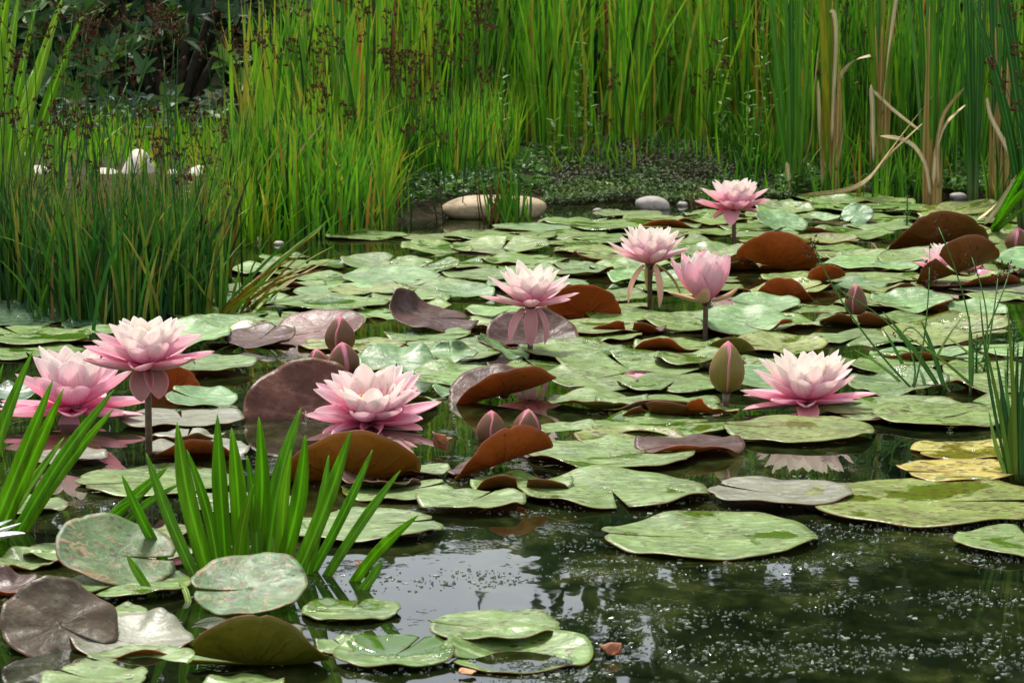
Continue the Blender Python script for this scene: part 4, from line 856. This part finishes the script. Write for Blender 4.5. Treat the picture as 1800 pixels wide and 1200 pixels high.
pad(1285, 1407, 548, 'jade', 'olive', tilt=8, tdir=90, cup=.12, notch=180, label='pale domed jade pad below the rounded rust-brown one', col=(1.5, 1.4, 1.5))
pad(1558, 1738, 440, 'wet', 'brown', notch=20, tilt=3, tdir=20, curls=[(-80, -.3, 85)], cup=.02, label='long brown-backed pad on edge in front of the green cattail')
pad(1600, 1757, 500, 'wet', 'brown', notch=250, tilt=14, tdir=10, curls=[(-72, -.4, 88)], cup=.03, label='brown pad with small holes sweeping up over the half-hidden lily')
pad(1520, 1625, 522, 'wet', 'brown', curls=[(-80, .1, 60)], tilt=5, tdir=30, label='narrow brown strip running left from the pad with small holes')
pad(1665, 1830, 515, 'grey', 'wine', notch=40, label='dark flat pad under the half-hidden lily', col=(.6, .7, .6))
pad(1530, 1675, 550, 'jade', 'rust', notch=200, tilt=8, cup=.1, curls=[(-30, .75, 60)], label='jade pad with rusty lower rim right of the dark bud', col=(1.3, 1.3, 1.2))
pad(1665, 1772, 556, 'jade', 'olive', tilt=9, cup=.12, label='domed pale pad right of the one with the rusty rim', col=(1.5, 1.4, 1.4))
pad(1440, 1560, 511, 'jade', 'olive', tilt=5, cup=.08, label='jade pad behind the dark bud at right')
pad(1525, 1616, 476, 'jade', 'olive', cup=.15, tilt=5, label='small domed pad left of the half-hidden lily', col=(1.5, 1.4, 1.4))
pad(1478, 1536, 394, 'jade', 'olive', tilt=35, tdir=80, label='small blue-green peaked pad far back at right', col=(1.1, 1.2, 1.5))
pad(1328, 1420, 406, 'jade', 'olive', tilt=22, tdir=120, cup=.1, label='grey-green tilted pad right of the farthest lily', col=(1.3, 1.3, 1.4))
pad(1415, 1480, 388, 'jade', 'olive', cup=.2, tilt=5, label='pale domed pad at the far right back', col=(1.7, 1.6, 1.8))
pad(700, 862, 522, 'green', 'olive', notch=170, tilt=4, cup=.06, label='pale pad left behind the lily on the dark dish pad')
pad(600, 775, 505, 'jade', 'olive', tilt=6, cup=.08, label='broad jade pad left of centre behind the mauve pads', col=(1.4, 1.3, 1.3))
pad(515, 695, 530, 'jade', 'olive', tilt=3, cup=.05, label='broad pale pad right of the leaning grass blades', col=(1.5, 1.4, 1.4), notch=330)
pad(765, 870, 522, 'jade', 'olive', tilt=7, cup=.1, label='jade pad touching the left petals of the lily on the dish pad', notch=180)
pad(625, 880, 640, 'green', 'olive', notch=120, tilt=2, amp=.004, label='pale wide pad in front of the mauve curled pad')
pad(570, 720, 422, 'wet', 'olive', label='far pad left of the sedge tuft')
pad(450, 545, 458, 'wet', 'olive', label='far pad at the left end of the pad field')
pad(780, 980, 422, 'wet', 'olive', notch=60, label='large pad in front of the long tan boulder')
pad(985, 1175, 404, 'wet', 'olive', notch=200, label='large far pad left of the farthest lily')
pad(1350, 1470, 366, 'wet', 'olive', label='far pad at the foot of the bright green cattail', col=(.9, 1.1, .7))
pad(1450, 1640, 372, 'wet', 'olive', label='far pad in front of the flat reddish stones', col=(.9, 1.1, .7))
pad(1390, 1560, 352, 'wet', 'olive', label='farthest pad between the bright green and tan cattails', col=(.9, 1.1, .7))
NHAND = len(PADS)
# --- the rest of the pad field: individual pads scattered over the water where the photo shows them
def inpoly(x, y, P):
    c = False
    for i in range(len(P)):
        (x1, y1), (x2, y2) = P[i], P[i-1]
        if (y1 > y) != (y2 > y) and x < (x2-x1)*(y-y1)/(y2-y1)+x1: c = not c
    return c
FIELD = [(370, 560), (455, 470), (520, 450), (700, 447), (735, 410), (800, 402), (975, 392), (1010, 372), (1210, 366), (1330, 352), (1560, 350), (1640, 368), (1860, 392), (1860, 480), (1790, 560), (1850, 740), (1560, 740), (1500, 780), (1220, 800), (960, 800), (900, 730), (760, 740), (560, 690), (400, 650), (160, 640), (-40, 640), (-40, 590), (330, 575)]
SKIP = [[(1445, 640), (1500, 640), (1500, 665), (1445, 660)], [(1580, 750), (1800, 750), (1800, 800), (1580, 800)], [(1440, 560), (1100, 565), (1110, 540), (1440, 520)][:0] or [(0, 0), (1, 0), (0, 1)]]
cand = []
for gy_ in np.arange(3.3, 7.6, .098):
    for gx_ in np.arange(-1.5, 1.6, .150):
        cand.append((gx_ + rnd.uniform(-.055, .055) + (.075 if int(gy_/.098) % 2 else 0), gy_ + rnd.uniform(-.04, .04)))
placed = [(q['pos'][0], q['pos'][1], q['R']*(.62 if abs(q['R']) else 1)) for q in PADS]
for (wx_, wy_) in cand:
    qx, qy = proj(np.array([[wx_, wy_, 0]])); qx, qy = float(qx[0]), float(qy[0])
    if not inpoly(qx, qy, FIELD): continue
    R0 = rnd.uniform(.070, .112)
    if (1225 < qx < 1570 and qy > 690) or (720 < qx < 965 and qy > 705) or (1560 < qx and qy > 725): continue      # open water before the mirrored lily and the low buds
    if any(math.hypot(wx_-a, wy_-b) < (R0*.55+c*.80) for a, b, c in placed): continue
    if len(PADS) > 296: break
    s = scl(qy); y1 = qy + R0*s*((qy+60)/F_PX)
    u = rnd.random(); far = qy < 480
    top = ('wet' if u < .5 else 'green' if u < .85 else 'jade' if u < .95 else 'yellow') if far else ('green' if u < .45 else 'wet' if u < .72 else 'jade' if u < .86 else 'yellow')
    cc = rnd.uniform(.85, 1.2); col = (cc*rnd.uniform(.92, 1.1), cc, cc*rnd.uniform(.75, 1.1))
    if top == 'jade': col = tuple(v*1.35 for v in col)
    kw = {}
    u = rnd.random()
    if u < .20: kw = dict(curls=[(rnd.choice([-90, -60, -120, -30, -150]), rnd.uniform(.55, .8), rnd.uniform(35, 80))])
    elif u < .50: kw = dict(tilt=rnd.uniform(2, 8), tdir=rnd.uniform(30, 150), cup=rnd.uniform(.04, .14))
    pad(qx-R0*s, qx+R0*s, y1, top, rnd.choice(['olive', 'brown', 'rust', 'wine']), amp=rnd.uniform(.0025, .0075), col=col, **({'cup': rnd.uniform(-.05, .08), **kw}))
    placed.append((wx_, wy_, R0))
print('pads', len(PADS), 'hand', NHAND)
# labels for the scattered pads: nearest landmark, side and rank
tone = {'wet': 'wet green', 'green': 'pale green', 'jade': 'jade green', 'yellow': 'yellow-green', 'grey': 'greyish'}
bins = {}
for q in PADS:
    if q['label']: continue
    best = min(LAND, key=lambda l: math.hypot(q['x']-l[1], (q['y']-l[2])*2.6)); dx, dy = q['x']-best[1], (q['y']-best[2])*2.6
    side = ('right of' if dx > 0 else 'left of') if abs(dx) > abs(dy) else ('in front of' if dy > 0 else 'behind')
    bins.setdefault((best[0], side), []).append((math.hypot(dx, dy), q))
ordw = ['nearest', 'second nearest', 'third nearest', 'fourth nearest', 'fifth nearest', 'sixth nearest', 'seventh nearest', 'eighth nearest', 'ninth nearest', 'tenth nearest', 'eleventh nearest', 'twelfth nearest', 'thirteenth nearest', 'fourteenth nearest', 'fifteenth nearest', 'sixteenth nearest']
for (ln, side), L_ in bins.items():
    L_.sort(key=lambda t: t[0])
    for i, (_, q) in enumerate(L_): q['label'] = f"{tone[q['top']]} loose pad, {ordw[min(i, 15)]} one {side} the {ln}"
for q in PADS: q['o']['label'] = q['label']

# ------------------------------------------------------------------ water lilies
def petal_geo(L, Wd, p0, p1, cup, rb, pink, nt_=13, ns=8, roll=0.0, pointy=.75):
    V = []; A = []; x, z = rb, 0.0; tt = np.linspace(0, 1, nt_+1)
    for i, t in enumerate(tt):
        p = p0 + (p1-p0)*t
        if i: x += L/nt_*math.cos(p); z += L/nt_*math.sin(p)
        w = Wd*.5*(math.sin(PI*min(1, (t*.93+.07))**.86)**pointy if t < 1 else 0) + Wd*.02*(1-t)
        if t == 1: w = Wd*.012
        nx, nz = -math.sin(p), math.cos(p)
        for j in range(ns+1):
            s = -1+2*j/ns; hgt = cup*w*(s*s)*1.0; 
            V.append((x+nx*hgt, s*w*(1-.18*cup*s*s), z+nz*hgt)); A.append((t, pink, j/ns))
    return np.array(V), grid_faces(nt_, ns), np.array(A)
def petal_obj(name, root, az, lift, mat, pink, **kw):
    V, F, A = petal_geo(pink=pink, **kw); me = mk(name, V, F, mat, attrs={'petal': A})
    o = link(name, me, root, (0, 0, lift), (0, 0, az)); s = o.modifiers.new('thickness', 'SOLIDIFY'); s.thickness = .0007; s.offset = 0
    ss = o.modifiers.new('smooth', 'SUBSURF'); ss.levels = 1; ss.render_levels = 1
    return o
RINGS_OPEN = [(8, 4, 24, .080, .033, .006, 1.0, .55), (8, 22, 44, .076, .034, .006, .60, .6), (8, 40, 60, .068, .033, .010, .30, .6), (8, 54, 72, .062, .030, .014, .08, .6), (6, 62, 80, .052, .026, .016, .0, .6)]
def flower(label, px_, py_, z0, size, rings=None, sepals=((-40, 5, 20), (50, 5, 20), (140, 5, 20), (230, 5, 20)), tilt=(0, 0), rot=0, stalk_to=None, stamens=True, pinker=0.0, white=False, wilt=False, cat='water lily', seplen=.078, Y=None, frontlen=None, sepw=1.0, sepg=.5, flat=1.03, y_off=0):
    b = pix(px_, py_); r = random.Random(int(px_*7+py_)); root = empty('water_lily', (b[0], b[1], 0), label, cat, 'pink water lilies' if not white else None)
    hd = root
    rings = rings or RINGS_OPEN; rings = [(a_, b_*(flat if i_ else 1), c_*(flat if i_ else 1), d_*(1-.035*i_), *rest) for i_, (a_, b_, c_, d_, *rest) in enumerate(rings)]
    loc = Vector((0, 0, z0)); Mt = Euler((R_(tilt[1]), R_(tilt[0]), 0)).to_matrix().to_4x4()
    def fix(o): o.matrix_basis = Matrix.Translation(loc) @ Mt @ o.matrix_basis; return o
    for ri, (n, p0, p1, L, Wd, rb, pk, cup) in enumerate(rings):
        for i in range(n):
            az = 2*PI*(i + .5*(ri % 2))/n + R_(rot) + r.gauss(0, .07)
            s = size*r.uniform(.92, 1.07)
            fix(petal_obj('petal', hd, az, .004*ri*size, M_white if white else M_petal, min(1, max(0, pk+pinker+r.gauss(0, .07))), L=L*s, Wd=Wd*size*r.uniform(.94, 1.14), p0=R_(p0+r.gauss(0, 4)), p1=R_(p1+r.gauss(0, 5)), cup=cup*r.uniform(.8, 1.2), rb=rb*size, pointy=r.uniform(.55, .70)))
    for (az, p0, p1) in sepals:
        fix(petal_obj('sepal', hd, R_(az), -.002, M_white if white else M_wilt if wilt else M_sepal, .75 if p0 > -30 else sepg, L=(frontlen if frontlen and p0 < -25 else seplen)*size, Wd=.030*size*sepw, p0=R_(p0), p1=R_(p1), cup=.4, rb=.010, pointy=.6))
    if stamens:
        ac = Acc()
        for i in range(44):
            a = r.uniform(0, 2*PI); q = r.uniform(.003, .016)*size; hh = r.uniform(.026, .040)*size; o_ = np.array([math.cos(a), math.sin(a), 0])
            P = [o_*q*.8+(0, 0, .012*size), o_*q*1.35+np.array([0, 0, hh*.6]), o_*q*.8+np.array([0, 0, hh])]; ac.add(tube(P, [.0013*size, .0012*size, .0007*size], 5))
        st = link('stamens', mk('stamens', ac.V, ac.F, M_stamen), hd); fix(st)
    # receptacle
    V, F = tube([(0, 0, -.008*size), (0, 0, 0), (0, 0, .012*size)], [.006*size, .0095*size, .010*size], 12); fix(link('receptacle', mk('receptacle', V, F, M_stalk), hd))
    if stalk_to is not None or z0 > .01:
        sx = 0 if stalk_to is None else stalk_to
        top = np.array([0, 0, z0-.004]); V, F = tube([(sx, 0, -.12), (sx*.7, 0, z0*.3), (sx*.2, 0, z0*.8), top], [.0048*size, .0046*size, .0043*size, .0050*size], 10)
        link('stalk', mk('stalk', V, F, M_stalk), root)
    return root
RINGS_CUP = [(6, 30, 88, .086, .040, .006, .95, .5), (6, 36, 92, .086, .040, .010, .75, .5), (7, 44, 94, .082, .036, .012, .5, .5), (7, 54, 96, .076, .030, .012, .2, .5), (6, 62, 98, .066, .025, .012, .05, .5)]
flower('pink lily raised on a tall thick stalk at left, above the low one', 262, 800, .109, .96, sepals=((-100, -38, -85), (-60, -30, -70), (175, -8, 25), (-35, 5, 30), (80, 0, 20)), tilt=(0, 3), rot=8, pinker=.03, frontlen=.042, sepw=1.15, sepg=.12,
       rings=[(7, 2, 28, .082, .034, .006, 1.0, .55), (8, 20, 42, .076, .036, .006, .66, .6), (9, 38, 58, .069, .035, .010, .24, .6), (8, 52, 70, .063, .033, .014, .04, .6), (7, 60, 78, .055, .028, .016, .0, .6)])
flower('large pink lily lying low at the left edge behind the sword leaves', 128, 742, .016, 1.22, rings=[(7, -6, 18, .080, .034, .006, 1.0, .5), (6, 18, 44, .072, .038, .006, .85, .6), (7, 44, 68, .069, .040, .010, .50, .65), (6, 56, 78, .066, .037, .014, .2, .65), (5, 64, 84, .056, .030, .016, .1, .6)], sepals=((-95, -70, -92), (-20, -12, 12), (185, -10, 14), (80, 0, 10)), rot=20, pinker=.05)
flower('open pink lily with yellow stamens showing, left of centre', 652, 746, .004, 1.08, rings=[(8, 3, 24, .082, .032, .006, 1.0, .5), (8, 20, 40, .078, .034, .006, .72, .55), (8, 36, 54, .073, .034, .010, .42, .55), (6, 52, 68, .066, .032, .016, .14, .55), (6, 60, 74, .043, .025, .024, .02, .55)], tilt=(0, 17), rot=12, pinker=.02)
flower('pink and white lily over the dark dish-shaped pad in the centre', 932, 622, .074, .96, sepals=((-88, -60, -100), (-140, -40, -75), (-25, -50, -98), (90, -10, 10)), rot=4, sepw=.78, sepg=.35, rings=[(8, 9, 26, .082, .027, .006, .85, .5), (8, 20, 38, .080, .029, .006, .50, .55), (8, 38, 56, .074, .031, .010, .20, .55), (8, 54, 70, .070, .030, .014, .0, .55), (6, 64, 78, .058, .025, .016, .0, .55)], seplen=.062, pinker=-.02)
flower('pale pink lily with wilted hanging sepals, left of the cup-shaped one', 1142, 545, .082, .99, sepw=.6, sepals=((-150, -38, -85), (-48, -62, -96), (10, -30, -70), (90, -30, -60)), rot=10, wilt=True, rings=[(9, 12, 34, .078, .027, .006, .70, .5), (9, 28, 48, .076, .028, .006, .46, .55), (9, 44, 60, .071, .028, .010, .26, .55), (8, 56, 72, .066, .026, .014, .10, .55), (7, 64, 80, .056, .023, .016, .03, .55)])
flower('deep pink cup-shaped lily on a short brown stalk', 1240, 590, .057, 1.0, rings=RINGS_CUP, flat=1.0, sepals=((178, 10, 30), (-2, -5, 55), (-110, 30, 80), (100, 10, 30)), rot=0, pinker=.12, stamens=True, tilt=(-3, 0), wilt=True, seplen=.055)
flower('pink lily farthest back, near the cattails', 1290, 430, .076, 1.04, sepals=((-105, -25, -60), (-165, -18, -30), (-15, 2, -12), (90, 0, 10)), rot=16, pinker=.0, seplen=.042, sepw=1.2, sepg=.8)
flower('pink lily floating at right whose mirror image shows in the water', 1416, 722, .010, 1.08, rot=3, rings=[(8, 0, 12, .082, .027, .006, 1.0, .5), (8, 18, 36, .078, .030, .006, .60, .55), (9, 36, 52, .073, .030, .010, .28, .55), (8, 50, 66, .068, .029, .014, .04, .55), (8, 60, 76, .060, .026, .016, .0, .55)], sepals=((-92, -6, -18), (30, -2, 4), (150, 0, 8), (200, -3, 0)))
flower('half-hidden pink lily behind the brown pad with small holes', 1672, 478, .0, .92, rot=0, pinker=.02)
flower('white lily at the left edge, mostly outside the photo', -98, 975, .010, .95, white=True, pinker=-1.0, rings=[(8, 6, 26, .080, .016, .006, 0, .55), (8, 24, 48, .078, .018, .006, 0, .6), (9, 42, 64, .074, .018, .008, 0, .6)], sepals=((10, 6, 12),))

# ------------------------------------------------------------------ buds
def bud(label, px_, py_, z0, Hh, Rb, sep=M_budsep, lean=(0, 0), rot=0, stalk=True, open_=0.0):
    b = pix(px_, py_); root = empty('lily_bud', (b[0], b[1], 0), label, 'flower bud', 'water lily buds')
    Mx = Matrix.Translation(Vector((0, 0, z0))) @ Euler((R_(lean[1]), R_(lean[0]), R_(rot))).to_matrix().to_4x4()
    def prof(t): return Rb*(math.sin(PI*min(1, t**.80*.94+.06))**.72 if t < 1 else 0)
    nt_, ns = 16, 24; V = []; A = []
    for i in range(nt_+1):
        t = i/nt_
        for j in range(ns+1):
            a = 2*PI*j/ns; rr_ = prof(t)*.955 + .0002; V.append((rr_*math.cos(a), rr_*math.sin(a), t*Hh*1.02)); A.append((1-t*.8, 1.0, (j*3/ns) % 1))
    o = link('petals', mk('petals', V, grid_faces(nt_, ns), M_petal, attrs={'petal': A}), root); o.matrix_basis = Mx
    for k in range(4):
        V = []; A = []; n2 = 10
        for i in range(nt_+1):
            t = i/nt_; half = R_(57-open_)*(1 - max(0, (t-.45)/.55)**2.6*.72)
            for j in range(n2+1):
                s = -1+2*j/n2; a = s*half; rr_ = prof(t)*(1.02+.02*(k % 2)) + .0004; V.append((rr_*math.cos(a), rr_*math.sin(a), t*Hh)); A.append((t, 0, j/n2))
        o = link('sepal', mk('sepal', V, grid_faces(nt_, n2), sep, attrs={'petal': A}), root); o.matrix_basis = Mx @ Matrix.Rotation(PI/2*k, 4, 'Z')
        m_ = o.modifiers.new('thickness', 'SOLIDIFY'); m_.thickness = .0012; m_.offset = 0
    if stalk and z0 > .004:
        V, F = tube([(0, 0, -.1), (0, 0, z0*.4), (lean[0]*.0001, 0, z0+.004)], [.0045, .0045, .006], 9); link('stalk', mk('stalk', V, F, M_stalk), root)
    return root
bud('tall dark brown closed bud with a pink tip at left centre', 598, 640, .018, .055, .0215, rot=40)
bud('half-open bud streaked bright pink in front of the tall dark one', 606, 662, .004, .048, .0215, lean=(-8, 0), rot=60, open_=14)
bud('small bud with pink edge squeezed left of the streaked one', 562, 660, .004, .036, .0165, lean=(-10, 0), rot=20, open_=6)
bud('brown bud sitting on the water, left of the low pair', 864, 772, -.008, .045, .0180, rot=50)
bud('brown bud with a pink stripe, right of the low pair', 924, 762, -.010, .042, .0178, rot=10, lean=(5, 0), open_=10)
bud('large olive and pink bud on a brown stalk standing alone', 1276, 727, .030, .068, .0222, sep=M_budsepg, rot=48, lean=(3, 0), open_=5)
bud('dark closed bud standing among the pads at right', 1504, 552, -.004, .056, .0182, rot=30)
bud('pink-sided bud at the right edge of the photo', 1789, 440, -.004, .052, .0260, rot=25, open_=12)

# ------------------------------------------------------------------ drifting leaves and debris
def dead_leaf(px_, py_, w, hgt, mat, label, seed, name='dead_leaf', tilt=0):
    r = np.random.default_rng(seed); s = scl(py_); Wd = w/s; n = 12; V = []
    for i in range(n+1):
        for j in range(n+1):
            u, v = i/n-.5, j/n-.5; e_ = .5*math.sqrt(max(0, 1-(2*v)**2))*(.8+.2*math.sin(9*v+seed)); x = u*2*e_*Wd; y = v*Wd*.8
            z = hgt*(abs(math.sin(3.1*u+1.5*v+seed)) + .35*math.sin(9*u+5*v)) * (1-.3*abs(v)); V.append((x, y, max(0, z)))
    o = link(name, mk(name, V, grid_faces(n, n), mat), None, pix(px_, py_)+np.array([0, Wd*.3, .002]), (0, R_(tilt), r.uniform(0, 6)))
    m_ = o.modifiers.new('thickness', 'SOLIDIFY'); m_.thickness = .001
    ss = o.modifiers.new('smooth', 'SUBSURF'); ss.levels = 1; ss.render_levels = 1
    return tagp(o, label, 'dead leaf', 'dead leaves on the water')
M_dead = simple('dead_leaf_rust', (.30, .09, .02), (.14, .05, .02), 60, .6, .6, .01); M_deadp = simple('drift_petal', (.62, .16, .28), (.50, .20, .25), 60, .35, .3, .01)
M_deadt = simple('dead_leaf_tan', (.42, .22, .08), (.25, .12, .05), 60, .6, .6, .01)
dead_leaf(776, 798, 44, .020, M_dead, 'crumpled orange-brown dead leaf below the open pink lily', 3)
dead_leaf(1075, 1158, 46, .010, M_dead, 'red-brown dead leaf right of the lowest cupped pad', 5, tilt=-12)
dead_leaf(1120, 668, 60, .002, M_deadp, 'bright pink fallen petal between two central pads', 6, 'fallen_petal')
dead_leaf(1735, 492, 55, .012, M_deadp, 'pink petal lying right of the brown pad with small holes', 7, 'fallen_petal', tilt=-10)
dead_leaf(1185, 688, 36, .003, M_deadt, 'tan scrap on the pad left of the big solitary bud', 8)
dead_leaf(822, 1190, 40, .002, M_deadt, 'tan scrap floating at the bottom edge', 9)
dead_leaf(640, 1002, 36, .004, M_dead, 'dark brown scrap right of the sword-leaved plant', 10)
# flecks of fluff and weed tips on open water
def mat_fleck():
    m, nt = newmat('floating_fleck'); c = mix(nt, noise(nt, wcoord(nt), 400, 2), (.05, .07, .03), (.30, .33, .27))
    out(nt, NN(nt, 'ShaderNodeBsdfPrincipled', Base_Color=c, Roughness=.15).outputs[0]); return m
M_fleck = mat_fleck()
def flecks(n, seed):
    r = np.random.default_rng(seed); V = []; F = []; k = 0
    while k < n:
        x = r.uniform(560, 1850); y = r.uniform(840, 1215)
        if r.uniform() < .2: x = r.uniform(-20, 560); y = r.uniform(820, 1100)
        c = pix(x, y)
        d = snoise(np.array(c[0]*.8), np.array(c[1]), 77, 22.0) + .6*snoise(np.array(c[0]), np.array(c[1]), 78, 55.0)
        if d < .02 + (.4 if x < 900 else 0): continue
        for _ in range(r.integers(2, 16)):
            p_ = c + np.array([r.normal()*.016, r.normal()*.009, 0]); R0 = .00028 + .0011*r.uniform()**3; m_ = r.integers(5, 8); o = len(V); zt = r.uniform(.0004, .0011); tx, ty = r.normal()*.22, r.normal()*.22
            st = r.uniform(1, 3.4); aa = r.normal()*.6
            for j in range(m_):
                a = 2*PI*j/m_; q = R0*r.uniform(.5, 1.3); ux, uy = q*math.cos(a)*st, q*math.sin(a); X_, Y_ = ux*math.cos(aa)-uy*math.sin(aa), ux*math.sin(aa)+uy*math.cos(aa)
                V.append((p_[0]+X_, p_[1]+Y_, max(.0002, zt + (X_*tx+Y_*ty))))
            for j in range(m_): V.append((V[o+j][0], V[o+j][1], -.0004))
            F.append(tuple(o+j for j in range(m_)))
            for j in range(m_): F.append((o+j, o+m_+j, o+m_+(j+1) % m_, o+(j+1) % m_))
        k += 1
    o = link('plant_debris', mk('plant_debris', V, F, M_fleck, smooth=False)); tagp(o, 'tiny pale flecks of weed and fluff drifting on the open water', 'debris', None, 'stuff')
flecks(620, 5)
